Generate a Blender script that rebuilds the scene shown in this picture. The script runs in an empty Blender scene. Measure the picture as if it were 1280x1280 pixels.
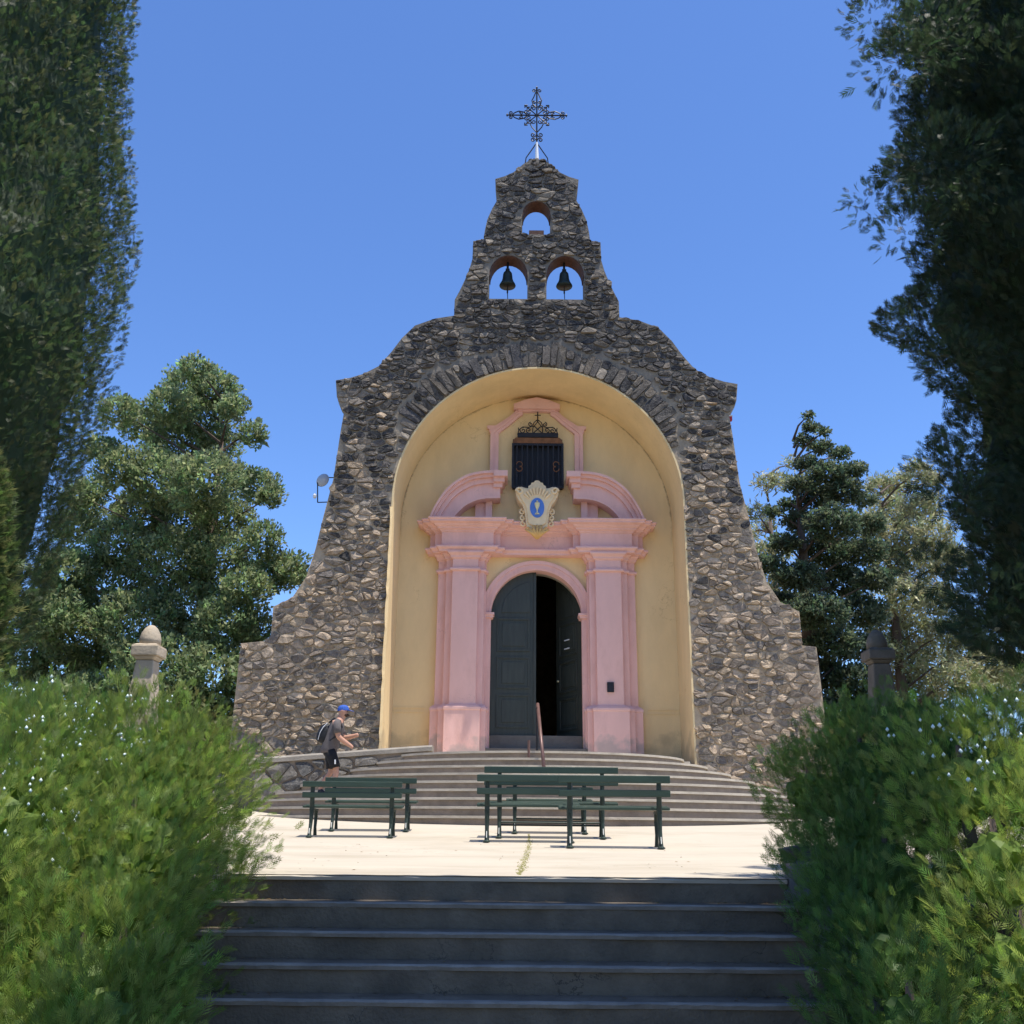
import bpy, bmesh, math, random
import numpy as np
from mathutils import Vector, Matrix, Quaternion
from mathutils.geometry import tessellate_polygon
R_ = math.radians
random.seed(7); rng = np.random.default_rng(7)
sc = bpy.context.scene; C = sc.collection

# ------------------------------------------------------------------ camera
F_PX, PITCH, ROLL, ZC = 1250.0, R_(17.95), R_(.54), .256
cam = bpy.data.cameras.new('camera'); co = bpy.data.objects.new('camera', cam); C.objects.link(co)
cam.sensor_width = 36; cam.lens = 36 * F_PX / 1280; cam.clip_end = 2000; cam.clip_start = .05
_fw = Vector((0, math.cos(PITCH), math.sin(PITCH))); _up = Vector((0, -math.sin(PITCH), math.cos(PITCH))); _rt = Vector((1, 0, 0))
_r2 = _rt * math.cos(ROLL) + _up * math.sin(ROLL); _u2 = _up * math.cos(ROLL) - _rt * math.sin(ROLL)
co.matrix_world = Matrix(((_r2.x, _u2.x, -_fw.x, 0), (_r2.y, _u2.y, -_fw.y, 0), (_r2.z, _u2.z, -_fw.z, ZC), (0, 0, 0, 1)))
sc.camera = co
# ------------------------------------------------------------------ light
SUN = Vector((.20, -.138, .97)).normalized()
w = bpy.data.worlds.new('World'); sc.world = w; w.use_nodes = True
nt = w.node_tree; sky = nt.nodes.new('ShaderNodeTexSky'); sky.sky_type = 'NISHITA'; sky.sun_disc = False
sky.sun_elevation = math.asin(SUN.z); sky.sun_rotation = math.atan2(SUN.x, SUN.y); sky.altitude = 1200
sky.air_density = 1.0; sky.dust_density = .5; sky.ozone_density = 5.5
hs_ = nt.nodes.new('ShaderNodeHueSaturation'); hs_.inputs['Saturation'].default_value = 1.12; hs_.inputs['Hue'].default_value = .507; hs_.inputs['Value'].default_value = 1.12; nt.links.new(sky.outputs[0], hs_.inputs['Color']); nt.links.new(hs_.outputs[0], nt.nodes['Background'].inputs[0]); nt.nodes['Background'].inputs[1].default_value = .15
sl = bpy.data.lights.new('sun', 'SUN'); sl.energy = 4.6; sl.angle = R_(.53); sl.color = (1, .95, .86)
so = bpy.data.objects.new('sun', sl); C.objects.link(so); so.rotation_mode = 'QUATERNION'; so.rotation_quaternion = SUN.to_track_quat('Z', 'Y')
so.location = (10, -10, 40)
vs = sc.view_settings; vs.view_transform = 'Standard'; vs.look = 'None'; vs.gamma = 1; vs.exposure = .55
try: vs.use_curve_mapping = False
except Exception: pass
sc.cycles.max_bounces = 8; sc.cycles.diffuse_bounces = 4; sc.cycles.transparent_max_bounces = 8

# ------------------------------------------------------------------ helpers
AX, YF, YB = .54, 21.0, 22.6            # church axis, front of the facade, back of the niche
LZ = 1.74                               # landing level
def P(px, py, Y):                       # point of the photograph at forward distance Y
    dx, dy = px - 640, 640 - py
    x = dx * math.cos(ROLL) - dy * math.sin(ROLL); y = dx * math.sin(ROLL) + dy * math.cos(ROLL)
    yy = F_PX * math.cos(PITCH) - y * math.sin(PITCH); zz = F_PX * math.sin(PITCH) + y * math.cos(PITCH)
    return Vector((x / yy * Y, Y, ZC + zz / yy * Y))
def plaza_z(y): return .00505 * max(0, y - 7.1) ** 2

def tag(o, label=None, cat=None, group=None, kind=None):
    if label: o['label'] = label
    if cat: o['category'] = cat
    if group: o['group'] = group
    if kind: o['kind'] = kind
    return o
def empty(name, loc=(0, 0, 0), rz=0):
    o = bpy.data.objects.new(name, None); C.objects.link(o); o.location = loc; o.rotation_euler = (0, 0, rz); o.empty_display_size = .2
    return o
class MB:
    def __init__(s): s.v = []; s.f = []; s.c = []
    def add(s, vs_, fs, col=None):
        n = len(s.v); s.v += [tuple(p) for p in vs_]; s.f += [tuple(i + n for i in f) for f in fs]
        s.c += [col or (.5, .5, .5)] * len(vs_)
        return s
    def box(s, x0, x1, y0, y1, z0, z1, col=None):
        return s.add([(x0, y0, z0), (x1, y0, z0), (x1, y1, z0), (x0, y1, z0), (x0, y0, z1), (x1, y0, z1), (x1, y1, z1), (x0, y1, z1)],
                     [(0, 3, 2, 1), (4, 5, 6, 7), (0, 1, 5, 4), (1, 2, 6, 5), (2, 3, 7, 6), (3, 0, 4, 7)], col)
    def tube(s, pts, r, n=6, caps=True):
        pts = [Vector(p) for p in pts]; rr = r if isinstance(r, (list, tuple)) else [r] * len(pts)
        b = len(s.v); vv = []; ff = []; ref = None
        for i, p in enumerate(pts):
            d = (pts[min(i + 1, len(pts) - 1)] - pts[max(i - 1, 0)])
            d = d.normalized() if d.length > 1e-9 else Vector((0, 0, 1))
            if ref is None: ref = d.orthogonal().normalized()
            ref = (ref - d * ref.dot(d));  ref = ref.normalized() if ref.length > 1e-6 else d.orthogonal().normalized()
            bi = d.cross(ref)
            for k in range(n):
                a = 2 * math.pi * k / n; vv.append(p + (ref * math.cos(a) + bi * math.sin(a)) * rr[i])
        for i in range(len(pts) - 1):
            for k in range(n):
                ff.append((i * n + k, i * n + (k + 1) % n, (i + 1) * n + (k + 1) % n, (i + 1) * n + k))
        if caps: ff.append(tuple(range(n - 1, -1, -1))); ff.append(tuple((len(pts) - 1) * n + k for k in range(n)))
        return s.add(vv, ff)
    def lathe(s, c, prof, n=20):        # prof: (r, z)
        c = Vector(c); vv = []; ff = []
        for r, z in prof:
            for k in range(n):
                a = 2 * math.pi * k / n; vv.append(c + Vector((r * math.cos(a), r * math.sin(a), z)))
        for i in range(len(prof) - 1):
            for k in range(n): ff.append((i * n + k, i * n + (k + 1) % n, (i + 1) * n + (k + 1) % n, (i + 1) * n + k))
        ff.append(tuple(range(n - 1, -1, -1))); ff.append(tuple((len(prof) - 1) * n + k for k in range(n)))
        return s.add(vv, ff)
    def prism(s, loops, y0, y1, col=None, back=True):   # loops of (x, z): outline then holes; from y0 (front) to y1
        polys = [[Vector((a, b, 0)) for a, b in l] for l in loops]
        tris = tessellate_polygon(polys); flat = [p for l in polys for p in l]; n = len(flat)
        vv = [(p.x, y0, p.y) for p in flat] + [(p.x, y1, p.y) for p in flat]; ff = []
        for t in tris:
            a, b, c2 = [flat[i] for i in t]
            if (b - a).cross(c2 - a).z < 0: t = t[::-1]
            ff.append(tuple(t))
            if back: ff.append(tuple(i + n for i in t[::-1]))
        o = 0
        for l in polys:
            m = len(l); ar = sum(l[i].x * l[(i + 1) % m].y - l[(i + 1) % m].x * l[i].y for i in range(m))
            first = l is polys[0]
            for i in range(m):
                j = (i + 1) % m; q = (o + i, o + i + n, o + j + n, o + j)
                if (ar > 0) != first: q = q[::-1]
                ff.append(q)
            o += m
        return s.add(vv, ff, col)
    def sweep(s, x0, x1, yb, yf, prof):  # moulding profile (offset, z) carried round three sides of a block that stands against a wall
        vv = []; ff = []
        for o, z in prof: vv += [(x0 - o, yb, z), (x0 - o, yf - o, z), (x1 + o, yf - o, z), (x1 + o, yb, z)]
        for i in range(len(prof) - 1):
            for k in range(3): ff.append((i * 4 + k, i * 4 + k + 1, i * 4 + k + 5, i * 4 + k + 4))
        m = (len(prof) - 1) * 4; ff.append((3, 2, 1, 0)); ff.append((m, m + 1, m + 2, m + 3))
        return s.add(vv, ff)
    def build(s, name, mat, parent=None, origin=None, smooth=False, cols=False, bevel=0):
        me = bpy.data.meshes.new(name)
        ox = Vector(origin) if origin is not None else (Vector(parent['_o']) if parent is not None and '_o' in parent else Vector((0, 0, 0)))
        me.from_pydata([(a - ox.x, b - ox.y, c - ox.z) for a, b, c in s.v], [], s.f); me.update()
        if cols:
            at = me.color_attributes.new('col', 'FLOAT_COLOR', 'POINT')
            at.data.foreach_set('color', np.array([list(c) + [1] for c in s.c], dtype=np.float32).ravel())
        if smooth: me.polygons.foreach_set('use_smooth', [True] * len(me.polygons))
        o = link(name, me, mat, parent)
        if parent is None: o.location = ox
        elif '_o' in parent: o['_o'] = list(ox)
        if bevel:
            b = o.modifiers.new('b', 'BEVEL'); b.width = bevel; b.segments = 2; b.limit_method = 'ANGLE'; b.angle_limit = R_(40)
        return o
def link(name, me, mat, parent=None):
    o = bpy.data.objects.new(name, me); C.objects.link(o)
    if mat and not me.materials: me.materials.append(mat)
    if parent is not None: o.parent = parent
    return o
def root(name, loc, label, cat, group=None):
    o = empty(name, loc); o['_o'] = list(loc); return tag(o, label, cat, group)
def copy_tree(o, parent=None):
    c = o.copy(); C.objects.link(c)
    if parent is not None: c.parent = parent
    for ch in o.children: copy_tree(ch, c)
    return c

# ------------------------------------------------------------------ materials
def mat(name, col, rough=.8, var=.15, scale=6, bump=.2, bscale=30, metal=0, spec=.3, stretch=(1, 1, 1), dirt=None, dscale=1.2, damt=.5):
    m = bpy.data.materials.new(name); m.use_nodes = True; n = m.node_tree; N = n.nodes; L = n.links
    b = N['Principled BSDF']; b.inputs['Roughness'].default_value = rough; b.inputs['Metallic'].default_value = metal
    b.inputs['Specular IOR Level'].default_value = spec
    tc = N.new('ShaderNodeTexCoord'); mp = N.new('ShaderNodeMapping'); mp.inputs['Scale'].default_value = stretch; L.new(tc.outputs['Object'], mp.inputs[0])
    nz = N.new('ShaderNodeTexNoise'); nz.inputs['Scale'].default_value = scale; nz.inputs['Detail'].default_value = 8; nz.inputs['Roughness'].default_value = .65
    L.new(mp.outputs[0], nz.inputs['Vector'])
    cr = N.new('ShaderNodeValToRGB'); cr.color_ramp.elements[0].position = .3; cr.color_ramp.elements[1].position = .7
    cr.color_ramp.elements[0].color = [c * (1 - var) for c in col] + [1]; cr.color_ramp.elements[1].color = [min(1, c * (1 + var)) for c in col] + [1]
    L.new(nz.outputs['Fac'], cr.inputs[0]); out = cr.outputs[0]
    if dirt:
        n2 = N.new('ShaderNodeTexNoise'); n2.inputs['Scale'].default_value = dscale; n2.inputs['Detail'].default_value = 9; n2.inputs['Roughness'].default_value = .7
        L.new(mp.outputs[0], n2.inputs['Vector'])
        r2 = N.new('ShaderNodeValToRGB'); r2.color_ramp.elements[0].position = .48; r2.color_ramp.elements[1].position = .72
        r2.color_ramp.elements[1].color = (damt, damt, damt, 1); r2.color_ramp.elements[0].color = (0, 0, 0, 1); L.new(n2.outputs['Fac'], r2.inputs[0])
        mx = N.new('ShaderNodeMix'); mx.data_type = 'RGBA'; L.new(r2.outputs[0], mx.inputs[0]); L.new(out, mx.inputs[6]); mx.inputs[7].default_value = list(dirt) + [1]
        out = mx.outputs[2]
    L.new(out, b.inputs['Base Color'])
    if bump:
        nb = N.new('ShaderNodeTexNoise'); nb.inputs['Scale'].default_value = bscale; nb.inputs['Detail'].default_value = 6; L.new(mp.outputs[0], nb.inputs['Vector'])
        bp = N.new('ShaderNodeBump'); bp.inputs['Strength'].default_value = bump; bp.inputs['Distance'].default_value = .02
        L.new(nb.outputs['Fac'], bp.inputs['Height']); L.new(bp.outputs[0], b.inputs['Normal'])
    m['out'] = ''
    return m
def attr_stone(name):
    m = bpy.data.materials.new(name); m.use_nodes = True; n = m.node_tree; N = n.nodes; L = n.links
    b = N['Principled BSDF']; b.inputs['Roughness'].default_value = .85; b.inputs['Specular IOR Level'].default_value = .3
    at = N.new('ShaderNodeAttribute'); at.attribute_name = 'col'
    geo = N.new('ShaderNodeTexCoord'); tc = geo.outputs['Object']
    nz = N.new('ShaderNodeTexNoise'); nz.inputs['Scale'].default_value = 9; nz.inputs['Detail'].default_value = 9; nz.inputs['Roughness'].default_value = .72; L.new(tc, nz.inputs['Vector'])
    mr = N.new('ShaderNodeMapRange'); mr.inputs[1].default_value = .3; mr.inputs[2].default_value = .7; mr.inputs[3].default_value = .55; mr.inputs[4].default_value = 1.5; L.new(nz.outputs['Fac'], mr.inputs[0])
    hsv = N.new('ShaderNodeHueSaturation'); L.new(at.outputs['Color'], hsv.inputs['Color']); L.new(mr.outputs[0], hsv.inputs['Value'])
    # pale quartz veins and lichen crusts
    n2 = N.new('ShaderNodeTexNoise'); n2.inputs['Scale'].default_value = 3.2; n2.inputs['Detail'].default_value = 10; n2.inputs['Roughness'].default_value = .75; n2.inputs['Distortion'].default_value = 1.5; L.new(tc, n2.inputs['Vector'])
    r2 = N.new('ShaderNodeValToRGB'); e = r2.color_ramp.elements; e[0].position = .485; e[0].color = (0, 0, 0, 1); e[1].position = .5; e[1].color = (1, 1, 1, 1)
    e2 = r2.color_ramp.elements.new(.515); e2.color = (0, 0, 0, 1); L.new(n2.outputs['Fac'], r2.inputs[0])
    mx = N.new('ShaderNodeMix'); mx.data_type = 'RGBA'; mu = N.new('ShaderNodeMath'); mu.operation = 'MULTIPLY'; mu.inputs[1].default_value = .55; L.new(r2.outputs[0], mu.inputs[0]); L.new(mu.outputs[0], mx.inputs[0])
    L.new(hsv.outputs[0], mx.inputs[6]); mx.inputs[7].default_value = (.36, .32, .27, 1); L.new(mx.outputs[2], b.inputs['Base Color'])
    nb = N.new('ShaderNodeTexNoise'); nb.inputs['Scale'].default_value = 22; nb.inputs['Detail'].default_value = 8; nb.inputs['Roughness'].default_value = .65; L.new(tc, nb.inputs['Vector'])
    bp = N.new('ShaderNodeBump'); bp.inputs['Strength'].default_value = .7; bp.inputs['Distance'].default_value = .05; L.new(nb.outputs['Fac'], bp.inputs['Height']); L.new(bp.outputs[0], b.inputs['Normal'])
    return m
def leaf_mat(name, trans=.35, rough=.55):
    m = bpy.data.materials.new(name); m.use_nodes = True; n = m.node_tree; N = n.nodes; L = n.links
    b = N['Principled BSDF']; b.inputs['Roughness'].default_value = rough; b.inputs['Specular IOR Level'].default_value = .35
    at = N.new('ShaderNodeAttribute'); at.attribute_name = 'col'; L.new(at.outputs['Color'], b.inputs['Base Color'])
    tr = N.new('ShaderNodeBsdfTranslucent'); hs = N.new('ShaderNodeHueSaturation'); hs.inputs['Value'].default_value = 1.3; hs.inputs['Hue'].default_value = .485; L.new(at.outputs['Color'], hs.inputs['Color']); L.new(hs.outputs[0], tr.inputs[0])
    mx = N.new('ShaderNodeMixShader'); mx.inputs[0].default_value = trans; L.new(b.outputs[0], mx.inputs[1]); L.new(tr.outputs[0], mx.inputs[2])
    L.new(mx.outputs[0], N['Material Output'].inputs[0]); return m
M = {}
M['stone'] = attr_stone('rubble_stone')
M['yellow'] = mat('yellow_plaster', (.80, .61, .335), .9, .08, 1.3, .12, 45, stretch=(1, 1, .4), dirt=(.42, .30, .15), dscale=.9, damt=.22)
M['pink'] = mat('pink_plaster', (.80, .49, .43), .88, .07, 1.5, .1, 45, stretch=(1, 1, .4), dirt=(.5, .27, .22), dscale=1.6, damt=.45)
M['cream'] = mat('cream_stucco', (.80, .62, .38), .85, .1, 5, .15, 40)
M['ochre'] = mat('ochre_stucco', (.72, .44, .16), .85, .1, 5, .15, 40)
M['blue'] = mat('blue_enamel', (.09, .2, .55), .35, .1, 8, 0)
M['gold'] = mat('pale_gold', (.75, .68, .4), .5, .1, 8, 0)
M['door'] = mat('dark_green_door', (.046, .052, .043), .42, .25, 5, .1, 40, stretch=(3, 3, .4))
M['iron'] = mat('black_iron', (.022, .022, .026), .5, .3, 10, .1, 60, metal=.3)
M['ironshutter'] = mat('dark_shutter', (.02, .022, .03), .6, .3, 4, .1, 30, stretch=(4, 1, .3))
M['rust'] = mat('rusty_steel', (.19, .09, .045), .8, .35, 8, .2, 60)
M['brick'] = mat('brick_soffit', (.10, .055, .042), .9, .35, 9, .4, 30)
M['bronze'] = mat('bronze_bell', (.035, .05, .045), .5, .35, 9, .1, 40, metal=.5)
M['concrete'] = mat('plaza_concrete', (.47, .41, .32), .92, .08, 1.1, .15, 60, dirt=(.33, .28, .20), dscale=.9, damt=.75, stretch=(.45, 1, 1))
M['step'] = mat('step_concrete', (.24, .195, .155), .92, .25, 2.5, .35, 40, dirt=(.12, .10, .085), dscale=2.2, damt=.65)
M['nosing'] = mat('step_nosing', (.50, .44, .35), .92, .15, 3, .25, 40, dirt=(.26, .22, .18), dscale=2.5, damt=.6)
M['sill'] = mat('sill_concrete', (.14, .125, .11), .9, .2, 3, .2, 40)
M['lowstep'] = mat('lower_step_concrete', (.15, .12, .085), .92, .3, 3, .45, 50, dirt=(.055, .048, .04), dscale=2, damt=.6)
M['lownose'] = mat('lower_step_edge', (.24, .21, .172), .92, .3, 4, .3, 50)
M['bench'] = mat('green_bench_paint', (.028, .052, .036), .45, .2, 6, .12, 30, stretch=(.4, 3, 3), spec=.4)
M['benchiron'] = mat('green_cast_iron', (.022, .036, .028), .5, .25, 9, .15, 50)
M['lit_spot'] = mat('sunlit_spot_paint', (.6, .6, .56), .7, .1, 20, 0)  # pale colour standing for sunlit spots on the bench feet
M['rail'] = mat('painted_steel_rail', (.15, .085, .07), .4, .2, 8, .05, 50, metal=.2)
M['post'] = mat('weathered_limestone', (.46, .38, .28), .92, .18, 5, .3, 35, dirt=(.2, .18, .15), dscale=3, damt=.5)
M['shaded_post'] = mat('shaded_post_stone', (.15, .125, .10), .95, .25, 5, .3, 35, dirt=(.07, .07, .045), dscale=3, damt=.7)  # right post: shade painted in as a darker stone colour
M['white'] = mat('white_paint', (.75, .75, .75), .5, .03, 3, 0)  # carries the painted handle reflection and the sunlit pole part
M['dish'] = mat('grey_dish', (.42, .43, .45), .6, .08, 3, 0)
M['red'] = mat('red_plastic', (.5, .03, .03), .5, .05, 3, 0)
M['roof'] = mat('roof_tile', (.25, .11, .07), .9, .3, 6, .4, 10)
M['inner'] = mat('interior_plaster', (.35, .31, .25), .9, .1, 2, 0)
M['earth'] = mat('dry_earth', (.17, .13, .08), .95, .35, .8, .5, 12, dirt=(.07, .09, .03), dscale=.5, damt=.9)
M['bark'] = mat('bark', (.10, .075, .055), .95, .35, 6, .7, 18, stretch=(2, 2, .4))
M['leaf'] = leaf_mat('leaf_scales', .5); M['euc'] = leaf_mat('euc_leaf', .3, .5)
M['berry'] = mat('pale_berry', (.68, .78, .76), .4, .1, 30, 0)
M['skin'] = mat('skin', (.48, .26, .18), .55, .06, 20, 0)
M['shirt'] = mat('grey_tshirt', (.115, .1, .098), .9, .12, 14, .15, 60)
M['shorts'] = mat('black_shorts', (.016, .016, .018), .85, .2, 14, .1, 60)
M['cap'] = mat('blue_cap', (.035, .10, .40), .8, .1, 20, .1, 80)
M['pack'] = mat('black_backpack', (.015, .016, .02), .6, .3, 12, .2, 60)
M['shoe'] = mat('dark_shoe', (.03, .03, .035), .7, .2, 12, 0)
M['beard'] = mat('brown_beard', (.05, .028, .018), .9, .2, 30, 0)
def base_grime(m, z0, z1, col, amt):      # damp grey patches low on the plaster
    n = m.node_tree; N = n.nodes; L = n.links; b = N['Principled BSDF']; src = b.inputs['Base Color'].links[0].from_socket
    g = N.new('ShaderNodeTexCoord'); sp = N.new('ShaderNodeSeparateXYZ'); L.new(g.outputs['Object'], sp.inputs[0])
    nz = N.new('ShaderNodeTexNoise'); nz.inputs['Scale'].default_value = 2.4; nz.inputs['Detail'].default_value = 8; L.new(g.outputs['Object'], nz.inputs['Vector'])
    ad = N.new('ShaderNodeMath'); ad.operation = 'MULTIPLY_ADD'; ad.inputs[1].default_value = -1.6; L.new(nz.outputs['Fac'], ad.inputs[0]); L.new(sp.outputs[2], ad.inputs[2])
    mr = N.new('ShaderNodeMapRange'); mr.inputs[1].default_value = z0; mr.inputs[2].default_value = z1; mr.inputs[3].default_value = amt; mr.inputs[4].default_value = 0; L.new(ad.outputs[0], mr.inputs[0])
    mx = N.new('ShaderNodeMix'); mx.data_type = 'RGBA'; L.new(mr.outputs[0], mx.inputs[0]); L.new(src, mx.inputs[6]); mx.inputs[7].default_value = list(col) + [1]; L.new(mx.outputs[2], b.inputs['Base Color'])
def cracks(m, scale, col, amt, width=.004):
    n = m.node_tree; N = n.nodes; L = n.links; b = N['Principled BSDF']; src = b.inputs['Base Color'].links[0].from_socket
    g = N.new('ShaderNodeTexCoord'); nz = N.new('ShaderNodeTexNoise'); nz.inputs['Scale'].default_value = scale; nz.inputs['Detail'].default_value = 7; nz.inputs['Roughness'].default_value = .6; L.new(g.outputs['Object'], nz.inputs['Vector'])
    r2 = N.new('ShaderNodeValToRGB'); e = r2.color_ramp.elements; e[0].position = .5 - width; e[0].color = (0, 0, 0, 1); e[1].position = .5; e[1].color = (1, 1, 1, 1); e2 = e.new(.5 + width); e2.color = (0, 0, 0, 1); L.new(nz.outputs['Fac'], r2.inputs[0])
    n2 = N.new('ShaderNodeTexNoise'); n2.inputs['Scale'].default_value = scale * .7; L.new(g.outputs['Object'], n2.inputs['Vector'])
    mr = N.new('ShaderNodeMapRange'); mr.inputs[1].default_value = .5; mr.inputs[2].default_value = .62; mr.inputs[4].default_value = amt; L.new(n2.outputs['Fac'], mr.inputs[0])
    mu = N.new('ShaderNodeMath'); mu.operation = 'MULTIPLY'; L.new(r2.outputs[0], mu.inputs[0]); L.new(mr.outputs[0], mu.inputs[1])
    mx = N.new('ShaderNodeMix'); mx.data_type = 'RGBA'; L.new(mu.outputs[0], mx.inputs[0]); L.new(src, mx.inputs[6]); mx.inputs[7].default_value = list(col) + [1]; L.new(mx.outputs[2], b.inputs['Base Color'])
cracks(M['pink'], 1.3, (.36, .2, .17), .5); cracks(M['yellow'], 1.0, (.34, .22, .1), .55); cracks(M['concrete'], .45, (.22, .19, .14), .7, .003); cracks(M['lowstep'], 1.1, (.03, .028, .025), .8)
base_grime(M['pink'], -.5, -.25, (.40, .33, .30), .75); base_grime(M['yellow'], -.55, -.2, (.42, .33, .2), .6)
M['mortar'] = None
def mortar_mat(name, low, high, z0, z1):
    m = mat(name, low, .95, .3, 5, .8, 16); n = m.node_tree; N = n.nodes; L = n.links; b = N['Principled BSDF']
    src = b.inputs['Base Color'].links[0].from_socket
    g = N.new('ShaderNodeTexCoord'); sp = N.new('ShaderNodeSeparateXYZ'); L.new(g.outputs['Object'], sp.inputs[0])
    mr = N.new('ShaderNodeMapRange'); mr.inputs[1].default_value = z0; mr.inputs[2].default_value = z1; L.new(sp.outputs[2], mr.inputs[0])
    mx = N.new('ShaderNodeMix'); mx.data_type = 'RGBA'; L.new(mr.outputs[0], mx.inputs[0]); mx.inputs[6].default_value = (1, 1, 1, 1)
    mx.inputs[7].default_value = [h / l for h, l in zip(high, low)] + [1]
    mu = N.new('ShaderNodeMix'); mu.data_type = 'RGBA'; mu.blend_type = 'MULTIPLY'; mu.inputs[0].default_value = 1; L.new(src, mu.inputs[6]); L.new(mx.outputs[2], mu.inputs[7])
    L.new(mu.outputs[2], b.inputs['Base Color']); return m
M['mortar'] = mortar_mat('lime_mortar', (.40, .32, .225), (.19, .165, .135), 5.5, 9.5)

# ------------------------------------------------------------------ rubble masonry
def pip(x, y, poly):
    c = False; j = len(poly) - 1
    for i in range(len(poly)):
        xi, yi = poly[i]; xj, yj = poly[j]
        if (yi > y) != (yj > y) and x < (xj - xi) * (y - yi) / (yj - yi) + xi: c = not c
        j = i
    return c
def clip(poly, nx, ny, d):              # keep nx*x+ny*y <= d
    out = []
    for i in range(len(poly)):
        a = poly[i]; b = poly[(i + 1) % len(poly)]; da = nx * a[0] + ny * a[1] - d; db = nx * b[0] + ny * b[1] - d
        if da <= 0: out.append(a)
        if (da < 0 < db) or (db < 0 < da):
            t = da / (da - db); out.append((a[0] + (b[0] - a[0]) * t, a[1] + (b[1] - a[1]) * t))
    return out
def rubble(bounds, inside, row, wid, seed, aniso=1.55):
    rd = random.Random(seed); x0, x1, z0, z1 = bounds; sites = []; z = z0
    while z < z1:
        h = row * rd.uniform(.75, 1.3); x = x0 + rd.uniform(-.3, 0)
        while x < x1:
            sites.append((x + rd.uniform(-.06, .06), z + rd.uniform(-.42, .42) * h)); x += wid * rd.choice((.45, .6, .8, 1.0, 1.3, 1.9)) * rd.uniform(.85, 1.15)
        z += h
    sites = [s for s in sites if rd.random() > .17]
    A = np.array(sites); out = []
    for i, (sx, sz) in enumerate(sites):
        if not inside(sx, sz): continue
        d = (A[:, 0] - sx) ** 2 + ((A[:, 1] - sz) * aniso) ** 2
        idx = np.argsort(d)[1:22]; poly = [(sx - 1, sz - .7), (sx + 1, sz - .7), (sx + 1, sz + .7), (sx - 1, sz + .7)]
        for j in idx:
            dx, dz = A[j, 0] - sx, (A[j, 1] - sz) * aniso ** 2
            mxp, mzp = (A[j, 0] + sx) / 2, (A[j, 1] + sz) / 2
            poly = clip(poly, dx, dz, dx * mxp + dz * mzp)
            if len(poly) < 3: break
        if len(poly) >= 3: out.append(((sx, sz), poly))
    return out
def pull_in(c, poly, inside):
    res = []
    for p in poly:
        if inside(*p): res.append(p); continue
        a, b = 0., 1.
        for _ in range(9):
            m = (a + b) / 2
            if inside(c[0] + (p[0] - c[0]) * m, c[1] + (p[1] - c[1]) * m): a = m
            else: b = m
        res.append((c[0] + (p[0] - c[0]) * a, c[1] + (p[1] - c[1]) * a))
    return res
def area(p): return abs(sum(p[i][0] * p[(i + 1) % len(p)][1] - p[(i + 1) % len(p)][0] * p[i][1] for i in range(len(p)))) / 2
def stone_mb(mb, poly, gap, rd, y, col, out=-1, proud=(.012, .065), axis='y'):
    cx = sum(p[0] for p in poly) / len(poly); cz = sum(p[1] for p in poly) / len(poly)
    q = []
    for i in range(len(poly)):          # cut the corners
        a, b = poly[i], poly[(i + 1) % len(poly)]
        L = math.hypot(b[0] - a[0], b[1] - a[1])
        if L < .03: continue
        t = min(.28, .045 / L) * rd.uniform(.3, 1.5)
        q.append((a[0] + (b[0] - a[0]) * t, a[1] + (b[1] - a[1]) * t)); q.append((b[0] + (a[0] - b[0]) * t, b[1] + (a[1] - b[1]) * t))
    n = len(q)
    if n < 4: return False
    r = []
    for x, z in q:
        L = math.hypot(x - cx, z - cz); k = max(.3, 1 - gap * rd.uniform(.6, 1.8) / max(L, .02)); r.append((cx + (x - cx) * k, cz + (z - cz) * k))
    h = rd.uniform(*proud); tx, tz = rd.uniform(-.16, .16), rd.uniform(-.26, .1)
    vv = [(x, y - out * .03, z) for x, z in r]
    for x, z in r:
        k = rd.uniform(.84, .97); x2, z2 = cx + (x - cx) * k, cz + (z - cz) * k
        hh = max(.012, h * rd.uniform(.5, 1.15) + tx * (x2 - cx) + tz * (z2 - cz)); vv.append((x2, y + out * hh, z2))
    vv.append((cx + rd.uniform(-.07, .07), y + out * h * rd.uniform(.85, 1.4), cz + rd.uniform(-.04, .05)))
    ff = [(i, (i + 1) % n, n + (i + 1) % n, n + i) for i in range(n)] + [(n + i, n + (i + 1) % n, 2 * n) for i in range(n)]
    if (sum(r[i][0] * r[(i + 1) % n][1] - r[(i + 1) % n][0] * r[i][1] for i in range(n)) < 0): ff = [f[::-1] for f in ff]
    mb.add(vv, ff, col); return True
LOWP = [(.34, .25, .165), (.28, .215, .155), (.40, .305, .205), (.19, .152, .118), (.14, .118, .1), (.43, .325, .225), (.24, .185, .135), (.32, .25, .18), (.20, .165, .13), (.35, .26, .17)]
HIGHP = [(.17, .14, .11), (.05, .044, .042), (.07, .06, .053), (.036, .034, .036), (.085, .072, .06), (.055, .051, .052), (.12, .098, .075), (.045, .041, .038), (.075, .064, .054), (.21, .175, .135)]
def stone_col(z, rd):
    t = min(1, max(0, (z - 6.3) / 3.4 + rd.uniform(-.3, .3))); c = rd.choice(HIGHP) if rd.random() < t else rd.choice(LOWP)
    k = rd.uniform(.85, 1.3); return tuple(min(1, v * k) for v in c)

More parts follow.
